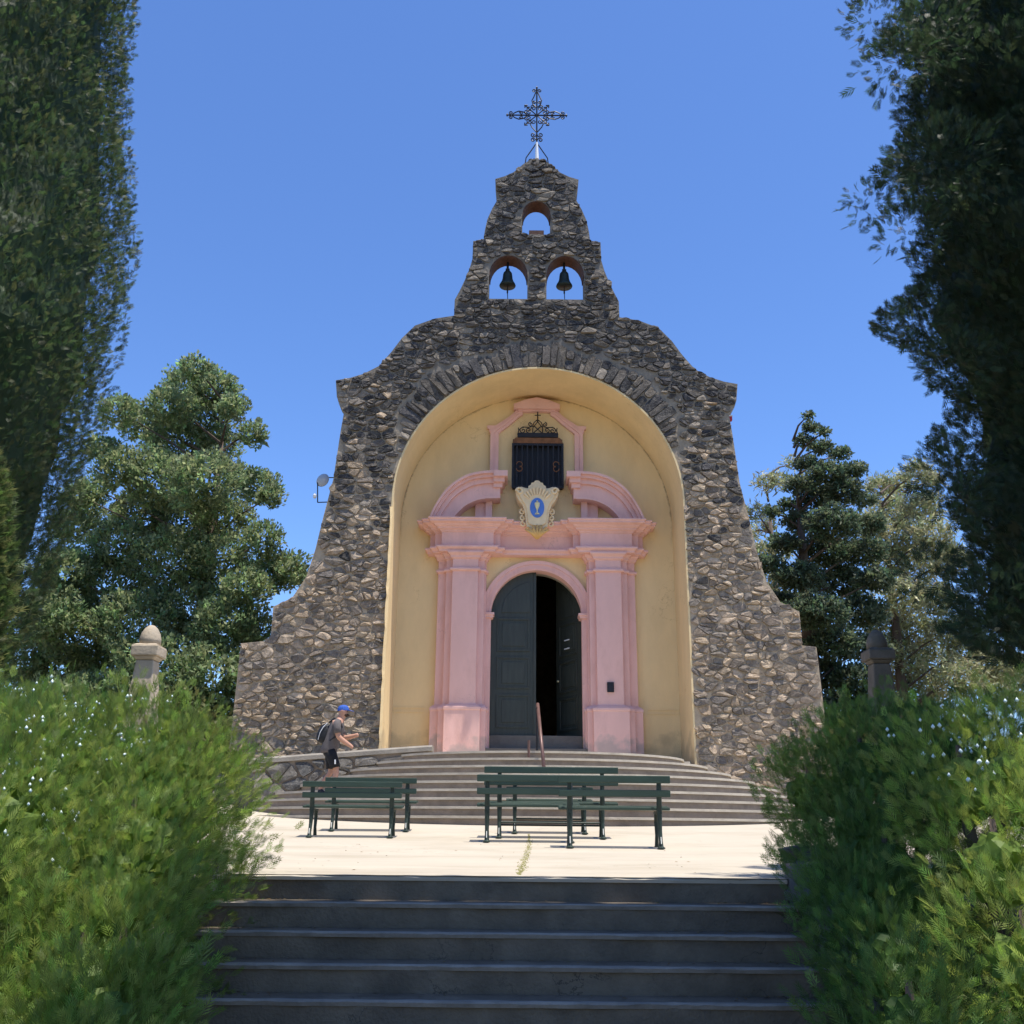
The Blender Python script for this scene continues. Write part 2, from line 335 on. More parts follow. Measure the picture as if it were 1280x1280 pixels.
# ================================================================== GROUND
def ground_z(x, y):
    if y < 7.1: z = max(-2.7, -.2 - (7.1 - y) * .555)
    else: z = plaza_z(min(y, 21)) - .12 - .07 * max(0, 8 - y)
    r = math.hypot(x, y - 14)
    return z - max(0, r - 45) * .06 - max(0, r - 150) * .05
xs = sorted(set([-600, -400, -250, -150, -100, -70, -50, -40, -30, -24, -18, -14, -10, -8, -6, -5, -4, -3, -2.2, -1, 0, 1, 2.2, 3, 4, 5, 6, 8, 10, 14, 18, 24, 30, 40, 50, 70, 100, 150, 250, 400, 600]))
ys = sorted(set([-500, -300, -150, -80, -40, -20, -10, -5, 0, 1, 2, 2.6, 3, 4, 5, 6, 7.1, 8, 9, 11, 13, 15, 17, 19, 21, 25, 30, 40, 50, 70, 100, 150, 250, 400, 600]))
g = MB(); g.v = [(x, y, ground_z(x, y)) for y in ys for x in xs]; nx = len(xs); g.c = [(0, 0, 0)] * len(g.v)
g.f = [(j * nx + i, j * nx + i + 1, (j + 1) * nx + i + 1, (j + 1) * nx + i) for j in range(len(ys) - 1) for i in range(nx - 1)]
tag(g.build('ground', M['earth'], smooth=True), kind='structure')
# the plaza: one gently rising concrete sheet
g = MB(); yy = [7.1 + i * .5 for i in range(29)]
xx = [-9, -6, -4.2, -1.86, 1.86, 4.2, 6, 9.5]
wd = lambda y: min(1., .21 + (y - 7.1) * .085)
g.v = [(x if abs(x) < 1.9 else math.copysign(max(1.9, abs(x) * wd(y)), x), y, plaza_z(y)) for y in yy for x in xx]; g.c = [(0, 0, 0)] * len(g.v); nx = len(xx)
g.f = [(j * nx + i, j * nx + i + 1, (j + 1) * nx + i + 1, (j + 1) * nx + i) for j in range(len(yy) - 1) for i in range(nx - 1)]
tag(g.build('plaza_pavement', M['concrete'], smooth=True), kind='structure')
# foreground stairs
st = root('stairs', (0, 7.1, -.5), 'wide shaded concrete steps in the foreground leading up to the bright plaza', 'stairs')
for i in range(11):
    z = -.15 * i; y = 7.1 - .27 * i - (0 if i == 0 else .02)
    rd = random.Random(50 + i)
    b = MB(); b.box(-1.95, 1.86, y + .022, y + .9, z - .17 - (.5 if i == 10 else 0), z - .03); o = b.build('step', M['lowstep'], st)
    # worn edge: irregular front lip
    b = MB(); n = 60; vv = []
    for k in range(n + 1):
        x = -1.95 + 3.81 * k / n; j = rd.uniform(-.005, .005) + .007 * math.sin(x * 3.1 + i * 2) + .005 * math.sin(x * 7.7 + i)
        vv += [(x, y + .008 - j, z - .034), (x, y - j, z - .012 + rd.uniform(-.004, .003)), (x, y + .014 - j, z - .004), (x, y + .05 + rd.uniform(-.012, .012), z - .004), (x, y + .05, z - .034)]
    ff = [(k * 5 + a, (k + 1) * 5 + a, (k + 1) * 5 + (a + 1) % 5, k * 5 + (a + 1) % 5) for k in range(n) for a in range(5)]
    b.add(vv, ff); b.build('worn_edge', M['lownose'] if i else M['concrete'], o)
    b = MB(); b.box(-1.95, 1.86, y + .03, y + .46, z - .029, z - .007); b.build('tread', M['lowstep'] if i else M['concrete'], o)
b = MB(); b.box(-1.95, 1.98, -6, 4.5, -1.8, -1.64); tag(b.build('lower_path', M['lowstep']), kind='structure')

# ================================================================== FAN STAIRS
fs = root('fan_stairs', (AX, 17, .4), 'nine curved concrete steps fanning out in front of the church door', 'stairs')
def fan(k): return 3.0 + .46 * k, 2.3 + .3375 * k
def half(a, b, y1, n=40, drop=0):
    pts = []
    for i in range(n + 1):
        t = math.pi * i / n; pts.append((AX - a * math.cos(t), YF - b * math.sin(t)))
    return pts + [(AX + a, y1), (AX - a, y1)]
def slab(mb, pts, z0, z1, col=None):
    n = len(pts); vv = [(x, y, z0) for x, y in pts] + [(x, y, z1) for x, y in pts]
    mb.add(vv, [tuple(range(n - 1, -1, -1)), tuple(range(n, 2 * n))] + [(i, (i + 1) % n, n + (i + 1) % n, n + i) for i in range(n)], col)
for k in range(9):
    z1 = LZ - .149 * k; a, b_ = fan(k); z0 = z1 - .149 if k < 8 else plaza_z(15) - .3
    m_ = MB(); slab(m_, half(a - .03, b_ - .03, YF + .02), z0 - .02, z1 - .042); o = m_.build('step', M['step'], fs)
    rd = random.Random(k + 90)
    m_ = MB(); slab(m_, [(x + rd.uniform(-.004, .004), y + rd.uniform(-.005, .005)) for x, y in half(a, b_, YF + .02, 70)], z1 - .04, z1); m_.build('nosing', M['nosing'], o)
m_ = MB(); m_.box(AX - 3.15, AX + 3.15, YF + .025, YB, LZ - .3, LZ - .003); m_.build('landing', M['nosing'], fs)
rd = random.Random(5)
def rock(mb, c, r, rd, col, sq=.7):
    bm = bmesh.new(); bmesh.ops.create_icosphere(bm, subdivisions=1, radius=1)
    s = Vector((r * rd.uniform(.8, 1.3), r * rd.uniform(.7, 1.1), r * sq * rd.uniform(.8, 1.2))); q = Matrix.Rotation(rd.uniform(0, 6), 3, 'Z')
    vv = [Vector(c) + q @ Vector((v.co.x * s.x, v.co.y * s.y, v.co.z * s.z)) * rd.uniform(.8, 1.15) for v in bm.verts]
    bm.verts.index_update(); mb.add(vv, [[v.index for v in f.verts] for f in bm.faces], col); bm.free()
for k in range(1, 9):
    for sgn in (1,):
        for q in range(2):
            a, b_ = fan(k); t = rd.uniform(.06, .2); mb = MB()
            rock(mb, (AX + sgn * a * math.cos(t) + rd.uniform(-.15, .1), YF - b_ * math.sin(t) * .7, LZ - .149 * k - .1), rd.uniform(.12, .24), rd, stone_col(2, rd))
            mb.build('edging_stone', M['stone'], fs, cols=True)

# ================================================================== CHURCH
ch = root('church', (AX, YF, LZ), 'small stone church with a curved belfry gable and a yellow arched niche', 'church')
half_out = [(6.05, .8), (5.93, 4.12), (5.63, 4.15), (5.63, 4.88), (5.24, 5.08), (4.97, 5.55), (4.82, 6.15), (4.70, 6.88), (4.53, 7.8), (4.44, 8.95), (4.39, 9.43),
            (4.52, 9.62), (4.58, 9.8), (4.63, 10.21), (4.32, 10.27), (4.0, 10.38), (3.66, 10.58), (3.38, 10.95), (3.16, 11.3), (2.86, 11.64), (2.40, 11.83), (1.95, 11.91), (1.945, 12.33),
            (1.84, 12.56), (1.72, 12.86), (1.62, 13.15), (1.55, 13.44), (1.54, 13.94), (1.29, 13.975), (1.27, 14.2), (1.21, 14.55), (1.1, 14.85), (.93, 15.2), (1.0, 15.36), (1.03, 15.72), (.8, 15.8), (.58, 15.92), (.33, 16.17), (.15, 16.3)]
left_out = [(6.3, .8), (6.25, 4.08)] + half_out[2:]      # the left foot of the wall is a little wider
OUT = [(x, z) for x, z in half_out] + [(-x, z) for x, z in reversed(left_out)]
def arch(cx, z0, hw, zt, n=20, spring=None):  # arched opening outline
    sp = spring if spring is not None else zt - hw
    return [(cx + hw, z0)] + [(cx + hw * math.cos(math.pi * i / n), sp + (zt - sp) * math.sin(math.pi * i / n)) for i in range(n + 1)] + [(cx - hw, z0)]
NCX, NR, NSP = .04, 3.21, 7.34
NICHE = arch(NCX, .7, NR, NSP + NR, 44)
OPEN = [arch(-.68, 12.37, .46, 13.56, 14, 13.02), arch(.68, 12.37, .45, 13.56, 14, 13.02), arch(-.01, 14.14, .345, 15.1, 14, 14.7)]
NI2 = [(NCX + 3.2, .8)] + NICHE[1:-1] + [(NCX - 3.2, .8)]
shift = lambda l: [(AX + x, z) for x, z in l]
rnd = random.Random(3)
NICHE_F = arch(NCX, .7, NR + .028, NSP + NR + .028, 44)
body = MB()
outline = shift(OUT[:39] + OUT[39:]);
full = [p for p in shift(OUT)]
# the niche reaches the ground, so the outline runs round it
loop = [(AX + x, z) for x, z in OUT] + [(AX + NCX - NR - .028, .8)] + [(AX + x, z) for x, z in reversed(NICHE_F[1:-1])] + [(AX + NCX + NR + .028, .8)]
body.prism([loop] + [shift(o) for o in OPEN], YF, YF + .46)
fac = body.build('facade_wall', M['mortar'], ch)
def in_facade(u, z):
    if not pip(u - math.copysign(.012, u), z - .01, OUT) or z < .85: return False
    if abs(u - NCX) < NR + .0 and z < NSP: return False
    if z >= NSP and math.hypot(u - NCX, z - NSP) < RV(u, z): return False
    for o in OPEN:
        if pip(u, z, o): return False
    return True
def RV(u, z):                            # outer radius of the ring of arch stones
    t = math.atan2(z - NSP, u - NCX); s = max(0., math.sin(t)); return NR + .02 + (.66 + .08 * math.sin(9 * t) + .05 * math.sin(23 * t)) * min(1, max(0, (s - .3) / .25))
cells = rubble((-6.5, 6.3, .9, 16.3), in_facade, .118, .225, 11, 1.75)
stones = []
for c, poly in cells:
    poly = pull_in(c, poly, in_facade); A_ = area(poly)
    if A_ > .003: stones.append((A_, c, poly))
# arch stones
t = math.asin(.3); rd = random.Random(21); vous = []
while t < math.pi - math.asin(.3):
    dt = rd.uniform(.11, .24) / 3.5; t2 = min(t + dt, math.pi)
    r1 = RV(NCX + 4 * math.cos((t + t2) / 2), NSP + 4 * math.sin((t + t2) / 2)) * rd.uniform(.97, 1.0)
    if r1 - NR > .15:
        parts = [NR + .03, r1] if rd.random() < .6 or r1 - NR < .45 else [NR + .03, NR + (r1 - NR) * rd.uniform(.4, .65), r1]
        for ra, rb in zip(parts[:-1], parts[1:]):
            vous.append([(NCX + ra * math.cos(t), NSP + ra * math.sin(t)), (NCX + rb * math.cos(t), NSP + rb * math.sin(t)), (NCX + rb * math.cos(t2), NSP + rb * math.sin(t2)), (NCX + ra * math.cos(t2), NSP + ra * math.sin(t2))])
    t = t2
rd = random.Random(31)
for v in vous:
    mb = MB()
    if stone_mb(mb, [(AX + x, z) for x, z in v], .006, rd, YF, stone_col(10.5, rd), proud=(.015, .06)): mb.build('arch_stone', M['stone'], fac, cols=True)
stones.sort(key=lambda s: -s[0] * (1.6 if s[1][1] < 8 else 1))
rest = MB(); ns = 0
for A_, c, poly in stones:
    col = stone_col(c[1], rd); pl = [(AX + x, z) for x, z in poly]
    if ns < 300 and not (abs(c[0]) > 3 and c[1] < 1.6 and c[0] < 0):
        mb = MB()
        if stone_mb(mb, pl, .008, rd, YF, col): mb.build('stone', M['stone'], fac, cols=True); ns += 1
    else: stone_mb(rest, pl, .008, rd, YF, col)
tag(rest.build('rubble', M['stone'], fac, cols=True), kind='stuff')
# brick soffits of the bell openings
for o in OPEN:
    mb = MB(); hw = (o[0][0] - o[-1][0]) / 2; inner = [((x - (o[0][0] + o[-1][0]) / 2) * (1 - .02 / hw) + (o[0][0] + o[-1][0]) / 2, z - .02) for x, z in o[1:-1]]
    lp = [(AX + x, z) for x, z in o[1:-1]] + [(AX + x, z) for x, z in reversed(inner)]
    mb.prism([lp], YF + .012, YF + .45); mb.build('brick_soffit', M['brick'], fac)
mb = MB(); mb.box(AX - .19, AX + .17, YF + .02, YF + .4, 14.1, 14.27); mb.build('sill_block', M['brick'], fac)
# shell of the niche: jambs and barrel vault
mb = MB(); n = 60; vv = []; prof = NI2
for x, z in prof: vv += [(AX + x, YF - .015, z), (AX + x, YB + .02, z)]
mb.add(vv, [(2 * i, 2 * i + 1, 2 * i + 3, 2 * i + 2) for i in range(len(prof) - 1)])
of = [((x - NCX) * 1.012 + NCX if z <= NSP else NCX + (x - NCX) * 1.012, z if z <= NSP else NSP + (z - NSP) * 1.012) for x, z in prof]
vv = []
for (x, z), (x2, z2) in zip(prof, of): vv += [(AX + x, YF - .015, z), (AX + x2, YF - .015, z2)]
mb.add(vv, [(2 * i, 2 * i + 1, 2 * i + 3, 2 * i + 2)[::-1] for i in range(len(prof) - 1)])
vv = []
for (x, z) in of: vv += [(AX + x, YF - .015, z), (AX + x, YF + .1, z)]
mb.add(vv, [(2 * i, 2 * i + 1, 2 * i + 3, 2 * i + 2)[::-1] for i in range(len(prof) - 1)])
ni = mb.build('niche', M['yellow'], ch)
# the thick plaster return on the left jamb, irregular at its outer edge
mb = MB(); rd = random.Random(8); vv = []; zz = 1.0
while zz < 7.25:
    j = rd.uniform(-.012, .012); vv += [(AX + NCX - NR - .05 + j, YF - .0, zz), (AX + NCX - NR - .045 + j, YF - .12, zz), (AX + NCX - NR + .004, YF - .05, zz), (AX + NCX - NR + .004, YF + .3, zz)]; zz += .18
nr = len(vv) // 4
mb.add(vv, [(4 * i + k, 4 * i + k + 1, 4 * i + k + 5, 4 * i + k + 4) for i in range(nr - 1) for k in range(3)] + [(0, 1, 2, 3), tuple(4 * (nr - 1) + k for k in (3, 2, 1, 0))])
mb.build('jamb_return', M['yellow'], ni)
# back wall with the door and window openings
DR, DSP = 1.05, 5.1
door_hole = [(AX + x, z) for x, z in arch(.04, 2.36, DR, DSP + DR, 28)]
wall = arch(NCX, LZ - .1, NR + .05, NSP + NR + .05, 44)
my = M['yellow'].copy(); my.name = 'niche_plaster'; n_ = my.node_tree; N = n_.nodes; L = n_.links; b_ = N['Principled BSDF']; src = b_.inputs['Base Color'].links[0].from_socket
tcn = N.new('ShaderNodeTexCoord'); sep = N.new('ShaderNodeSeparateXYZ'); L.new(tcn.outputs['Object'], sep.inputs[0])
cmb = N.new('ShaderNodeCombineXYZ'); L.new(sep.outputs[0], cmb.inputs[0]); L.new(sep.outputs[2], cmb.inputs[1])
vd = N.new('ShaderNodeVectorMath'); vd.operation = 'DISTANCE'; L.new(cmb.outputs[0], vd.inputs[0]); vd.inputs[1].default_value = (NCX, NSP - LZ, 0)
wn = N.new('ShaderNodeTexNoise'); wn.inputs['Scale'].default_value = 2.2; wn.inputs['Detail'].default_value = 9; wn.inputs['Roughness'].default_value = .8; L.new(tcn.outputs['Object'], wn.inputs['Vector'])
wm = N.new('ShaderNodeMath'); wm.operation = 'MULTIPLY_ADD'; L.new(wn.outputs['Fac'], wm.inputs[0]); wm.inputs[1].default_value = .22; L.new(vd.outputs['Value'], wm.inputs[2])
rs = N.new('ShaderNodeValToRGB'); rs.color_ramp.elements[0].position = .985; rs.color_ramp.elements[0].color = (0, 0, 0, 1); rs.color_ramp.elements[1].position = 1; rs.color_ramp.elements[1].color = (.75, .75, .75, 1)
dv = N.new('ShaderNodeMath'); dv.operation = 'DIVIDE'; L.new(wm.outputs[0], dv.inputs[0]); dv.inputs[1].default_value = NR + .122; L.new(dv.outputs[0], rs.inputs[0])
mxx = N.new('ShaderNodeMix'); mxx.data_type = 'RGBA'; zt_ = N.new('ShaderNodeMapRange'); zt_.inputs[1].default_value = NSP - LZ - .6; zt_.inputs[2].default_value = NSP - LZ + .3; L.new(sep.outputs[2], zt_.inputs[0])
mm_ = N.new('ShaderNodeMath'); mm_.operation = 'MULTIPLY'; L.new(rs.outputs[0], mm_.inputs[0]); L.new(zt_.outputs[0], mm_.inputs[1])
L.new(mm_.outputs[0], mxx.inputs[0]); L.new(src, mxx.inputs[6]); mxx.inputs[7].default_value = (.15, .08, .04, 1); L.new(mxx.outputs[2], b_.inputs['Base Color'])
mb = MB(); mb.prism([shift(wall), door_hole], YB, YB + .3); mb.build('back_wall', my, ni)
for s in (-1, 1):                         # dado lines
    mb = MB(); x0, x1 = (2.5, NR - .02); xa, xb = sorted((AX + NCX + s * x0, AX + NCX + s * x1)); mb.box(xa, xb, YB - .018, YB + .01, 2.86, 2.885); mb.box(xa, xb, YB - .018, YB + .01, 2.95, 2.975); mb.build('dado_line', M['yellow'], ni)
# door surround
PX = AX + .04
def ring(mb, r0, r1, y0, y1, zsp, n=28):
    lp = [(PX + r1 * math.cos(math.pi * i / n), zsp + r1 * math.sin(math.pi * i / n)) for i in range(n + 1)] + [(PX + r0 * math.cos(math.pi * i / n), zsp + r0 * math.sin(math.pi * i / n)) for i in range(n, -1, -1)]
    mb.prism([lp], y0, y1)
mb = MB(); ring(mb, DR - .01, DR + .14, YB - .06, YB + .28, DSP); ring(mb, DR + .13, DR + .215, YB - .085, YB + .02, DSP); ring(mb, DR + .02, DR + .045, YB - .075, YB + .02, DSP)
ds = mb.build('door_arch', M['pink'], ch)
for s in (-1, 1):
    mb = MB(); xa, xb = sorted((PX + s * (DR - .01), PX + s * (DR + .19))); mb.box(xa, xb, YB - .06, YB + .28, LZ, DSP - .1)
    mb.sweep(xa, xb, YB + .25, YB - .06, [(0, DSP - .11), (.05, DSP - .09), (.05, DSP - .05), (.075, DSP - .03), (.075, DSP + .02)]); mb.build('door_jamb', M['pink'], ds)
# pilasters
prof_p = [(.10, LZ - .05), (.10, 2.86), (.115, 2.88), (.115, 2.93), (.06, 2.98), (.02, 3.0), (0, 3.02), (0, 6.02), (.05, 6.03), (.06, 6.06), (.05, 6.09), (0, 6.1), (0, 6.30), (.05, 6.33), (.05, 6.37), (.12, 6.43), (.12, 6.47)]
for s in (-1, 1):
    mb = MB()
    for (xa, xb, pr) in ((2.27, 1.16, .16), (2.08, 1.2, .29), (1.93, 1.34, .42)):
        a, b2 = sorted((PX + s * xa, PX + s * xb)); k = pr / .42
        mb.sweep(a, b2, YB + .01, YB - pr, [(o * (1 if pr > .4 else .85), z + (.42 - pr) * .004) for o, z in prof_p])
    mb.build('pilaster', M['pink'], ch, bevel=.008)
# entablature
prof_e = [(.0, 6.455), (.05, 6.46), (.05, 6.50), (.11, 6.55), (.11, 6.585), (.02, 6.62), (0, 6.63), (0, 6.93), (.03, 6.945), (.03, 6.97), (.10, 7.0), (.10, 7.03), (.16, 7.06), (.17, 7.09), (.27, 7.12), (.27, 7.16), (.30, 7.18), (.30, 7.21)]
mb = MB(); mb.sweep(PX - 2.48, PX + 2.48, YB + .01, YB - .17, [(o, z + .001) for o, z in prof_e])
for s in (-1, 1):
    for (xa, xb, pr, e) in ((2.36, .84, .31, .002), (2.2, 1.0, .45, .004)):
        a, b2 = sorted((PX + s * xa, PX + s * xb)); mb.sweep(a, b2, YB + .01, YB - pr, [(o, z + e) for o, z in prof_e])
mb.build('entablature', M['pink'], ch, bevel=.006)
# broken segmental pediment
def cat_arc(pts, n=6):
    out = []
    for i in range(len(pts) - 1):
        p0 = pts[max(i - 1, 0)]; p1 = pts[i]; p2 = pts[i + 1]; p3 = pts[min(i + 2, len(pts) - 1)]
        for k in range(n):
            t = k / n; out.append(tuple(.5 * ((2 * b) + (-a + c) * t + (2 * a - 5 * b + 4 * c - d) * t * t + (-a + 3 * b - 3 * c + d) * t ** 3) for a, b, c, d in zip(p0, p1, p2, p3)))
    return out + [pts[-1]]
oc = cat_arc([(-2.5, 7.2), (-2.38, 7.5), (-2.1, 7.95), (-1.7, 8.26), (-1.3, 8.38), (-.86, 8.40)])
ic = cat_arc([(-1.98, 7.2), (-1.9, 7.36), (-1.7, 7.58), (-1.45, 7.72), (-1.2, 7.78), (-.92, 7.79)])
def off_curve(a, b, t): return [(p[0] + (q[0] - p[0]) * t, p[1] + (q[1] - p[1]) * t) for p, q in zip(a, b)]
for s in (-1, 1):
    mb = MB()
    for t0, t1, pr in ((0, .1, .62), (.08, .22, .55), (.2, .42, .47), (.4, 1, .40), (.93, 1.02, .425)):
        A1 = off_curve(oc, ic, t0); B1 = off_curve(oc, ic, t1); lp = A1 + B1[::-1]; lp = [(PX - s * -1 * x if s < 0 else PX - x, z) for x, z in lp]
        lp = [(PX + (x if s < 0 else -x), z) for x, z in (A1 + B1[::-1])]
        mb.prism([lp], YB - pr, YB + .01)
    # block return at the inner end
    for z0, z1, e, pr in ((7.79, 8.05, 0, .40), (8.04, 8.16, .05, .47), (8.15, 8.27, .1, .55), (8.26, 8.397, .17, .64)):
        xa, xb = sorted((PX + s * (.9 + .12), PX + s * (.86 - e))); mb.box(xa, xb, YB - pr - .003, YB + .012, z0, z1)
    xa, xb = sorted((PX + s * 1.2, PX + s * 1.05)); mb.box(xa, xb, YB - .2, YB + .01, 7.2, 7.8)
    xa, xb = sorted((PX + s * 1.45, PX + s * 1.2)); mb.box(xa, xb, YB - .12, YB + .01, 7.2, 7.75)
    mb.build('pediment_half', M['pink'], ch)
# hood mould round the window
for s in (-1, 1):
    mb = MB(); f_ = lambda l: [(PX + s * x, z) for x, z in l]
    l1 = [(1.12, 8.3), (1.12, 9.55), (1.15, 9.60), (1.15, 9.66), (1.2, 9.69), (1.2, 9.76), (1.0, 9.76), (.86, 9.86), (.66, 10.0), (.5, 10.16), (.34, 10.16), (.34, 10.05), (.43, 10.0), (.6, 9.83), (.78, 9.68), (.92, 9.56), (.92, 8.3)]
    mb.prism([f_(l1)], YB - .09, YB + .01); l2 = [(1.12, 8.3), (1.12, 9.55), (.9 + .19, 9.62), (.99, 9.66), (.85, 9.78), (.62, 9.96), (.47, 10.1), (.44, 10.08), (.6, 9.92), (.8, 9.75), (.96, 9.62), (1.04, 9.54), (1.04, 8.3)]
    mb.prism([f_(l2)], YB - .12, YB + .005); mb.build('window_moulding', M['pink'], ch)
mb = MB(); mb.prism([[(PX - .56, 10.17), (PX + .56, 10.17), (PX + .56, 10.29), (PX + .3, 10.40), (PX, 10.47), (PX - .3, 10.40), (PX - .56, 10.29)]], YB - .2, YB + .01)
mb.prism([[(PX - .46, 10.13), (PX + .46, 10.13), (PX + .46, 10.18), (PX - .46, 10.18)]], YB - .12, YB + .01); mb.build('window_hood', M['pink'], ch)
# barred window
WX = AX + .065
mb = MB(); mb.box(WX - .60, WX + .60, YB - .05, YB + .01, 8.14, 9.42); wi = mb.build('window', M['ironshutter'], ch)
mb = MB(); 
for xa, xb, za, zb in ((-.62, .62, 8.12, 8.18), (-.62, .62, 9.20, 9.26), (-.62, -.57, 8.18, 9.2), (.57, .62, 8.18, 9.2), (-.5, .5, 8.03, 8.12)): mb.box(WX + xa, WX + xb, YB - .2, YB - .14, za, zb)
for s in (-1, 1): mb.box(WX + s * .595 - .02, WX + s * .595 + .02, YB - .14, YB - .04, 8.2, 8.25); mb.box(WX + s * .595 - .02, WX + s * .595 + .02, YB - .14, YB - .04, 9.12, 9.17)
mb.build('window_frame', M['iron'], wi)
for i in range(9):
    x = WX - .5 + i * .125; mb = MB(); mb.box(x - .016, x + .016, YB - .19, YB - .155, 8.17, 9.21); mb.build('bar', M['iron'], wi)
for s in (-1, 1):
    mb = MB()
    for dz in (-.12, .12):
        mb.tube([(WX + s * (.44 + .07 * math.cos(t / 8 * 4.6)), YB - .205, 8.66 + dz * .45 + math.copysign(.07, dz) * math.sin(t / 8 * 4.6)) for t in range(9)], .011, 5)
    mb.build('scroll', M['rust'], wi)
mb = MB(); mb.prism([[(WX - .6, 9.26), (WX + .6, 9.26), (WX + .59, 9.33), (WX + .53, 9.40), (WX - .53, 9.40), (WX - .59, 9.33)]], YB - .21, YB + .01); mb.build('rusty_valance', M['rust'], wi)
mb = MB(); mb.box(WX - .49, WX + .49, YB - .23, YB - .02, 9.41, 9.52)
def spiral(c, r0, turns, a0, sgn, y, n=22, r1=.012):
    return [(c[0] + (r0 + (r1 - r0) * i / n) * math.cos(a0 + sgn * turns * 2 * math.pi * i / n), y, c[1] + (r0 + (r1 - r0) * i / n) * math.sin(a0 + sgn * turns * 2 * math.pi * i / n)) for i in range(n + 1)]
for s in (-1, 1):
    yq = YB - .15; q = .0125
    mb.tube(spiral((WX + s * .36, 9.61), .085, 1.4, math.pi / 2 + s * .3, -s, yq), q, 5); mb.tube(spiral((WX + s * .22, 9.62), .07, 1.2, -math.pi / 2, s, yq), q, 5)
    mb.tube(spiral((WX + s * .17, 9.77), .06, 1.3, math.pi * .5, -s, yq), q, 5)
    mb.tube([(WX + s * .49, yq, 9.5), (WX + s * .46, yq, 9.6), (WX + s * .47, yq, 9.68)], q, 5)
    mb.tube([(WX + s * .46, yq, 9.62), (WX + s * .36, yq, 9.7), (WX + s * .22, yq, 9.69), (WX + s * .12, yq, 9.72), (WX + s * .09, yq, 9.82), (WX, yq, 9.9)], q, 5)
    mb.tube([(WX + s * .12, yq, 9.52), (WX + s * .12, yq, 9.68), (WX, yq, 9.84)], q, 5); mb.tube([(WX + s * .1, yq, 9.55), (WX - s * .08, yq, 9.72)], q, 5)
mb.tube([(WX, yq, 9.82), (WX, yq, 10.1)], .016, 5); mb.tube([(WX - .075, yq, 10.01), (WX + .075, yq, 10.01)], .014, 5); mb.lathe((WX, yq, 9.87), [(.002, -.035), (.03, -.01), (.03, .01), (.002, .035)], 8)
mb.build('iron_crest', M['iron'], wi)
# cartouche with its blue medallion
hc = [(0, 8.16), (.05, 8.15), (.08, 8.11), (.13, 8.10), (.15, 8.05), (.2, 8.02), (.21, 7.96), (.28, 7.97), (.36, 8.0), (.45, 7.98), (.5, 7.9), (.49, 7.8), (.43, 7.68), (.34, 7.56), (.29, 7.42), (.27, 7.28), (.26, 7.15), (.24, 7.03), (.14, 6.98), (0, 6.96)]
lp = [(PX + x, z) for x, z in hc] + [(PX - x, z) for x, z in reversed(hc[1:-1])]
mb = MB(); mb.prism([lp], YB - .62, YB - .16)
mb.prism([[(PX + (x - 0) * .82, 7.55 + (z - 7.55) * .86) for x, z in hc] + [(PX - x * .82, 7.55 + (z - 7.55) * .86) for x, z in reversed(hc[1:-1])]], YB - .66, YB - .6)
for i in range(-4, 5):                    # shell ribs
    a = math.pi / 2 + i * .24; mb.tube([(PX + .22 * math.cos(a), YB - .67, 7.55 + .24 * math.sin(a)), (PX + .36 * math.cos(a), YB - .685, 7.6 + .36 * math.sin(a))], [.018, .03], 6)
for s in (-1, 1):                         # rolled ears and side scrolls
    mb.tube(spiral((PX + s * .41, 7.88), .085, 1.1, 0 if s > 0 else math.pi, s, YB - .66, 16, .03), .03, 6)
    for k, (zz, r) in enumerate(((7.42, .07), (7.27, .065), (7.13, .07))): mb.tube(spiral((PX + s * (.34 - .012 * k), zz), r, 1.1, math.pi / 2, -s, YB - .5, 14, .02), .024, 6)
ca = mb.build('cartouche', M['cream'], ch, bevel=.012)
mb = MB()
for a in (-1.15, -.75, -.35, 0, .35, .75, 1.15): mb.tube([(PX, YB - .62, 6.74), (PX + .12 * math.sin(a) * 1.2, YB - .70, 6.86), (PX + .3 * math.sin(a), YB - .67, 6.88 + .17 * math.cos(a))], [.03, .04, .022], 6)
mb.build('leaf_corbel', M['ochre'], ca, smooth=True)
mb = MB(); lp = [(PX + .165 * math.cos(2 * math.pi * i / 28), 7.47 + .24 * math.sin(2 * math.pi * i / 28)) for i in range(28)]; mb.prism([lp], YB - .675, YB - .60); me_ = mb.build('medallion', M['blue'], ca)
mb = MB(); mb.lathe((PX, YB - .68, 7.31), [(.055, 0), (.05, .02), (.016, .04), (.014, .09), (.024, .105), (.014, .12), (.03, .14), (.052, .2), (.06, .27)], 12)
mb.lathe((PX, YB - .68, 7.62), [(.002, -.03), (.03, 0), (.002, .03)], 10); mb.build('chalice', M['gold'], me_)
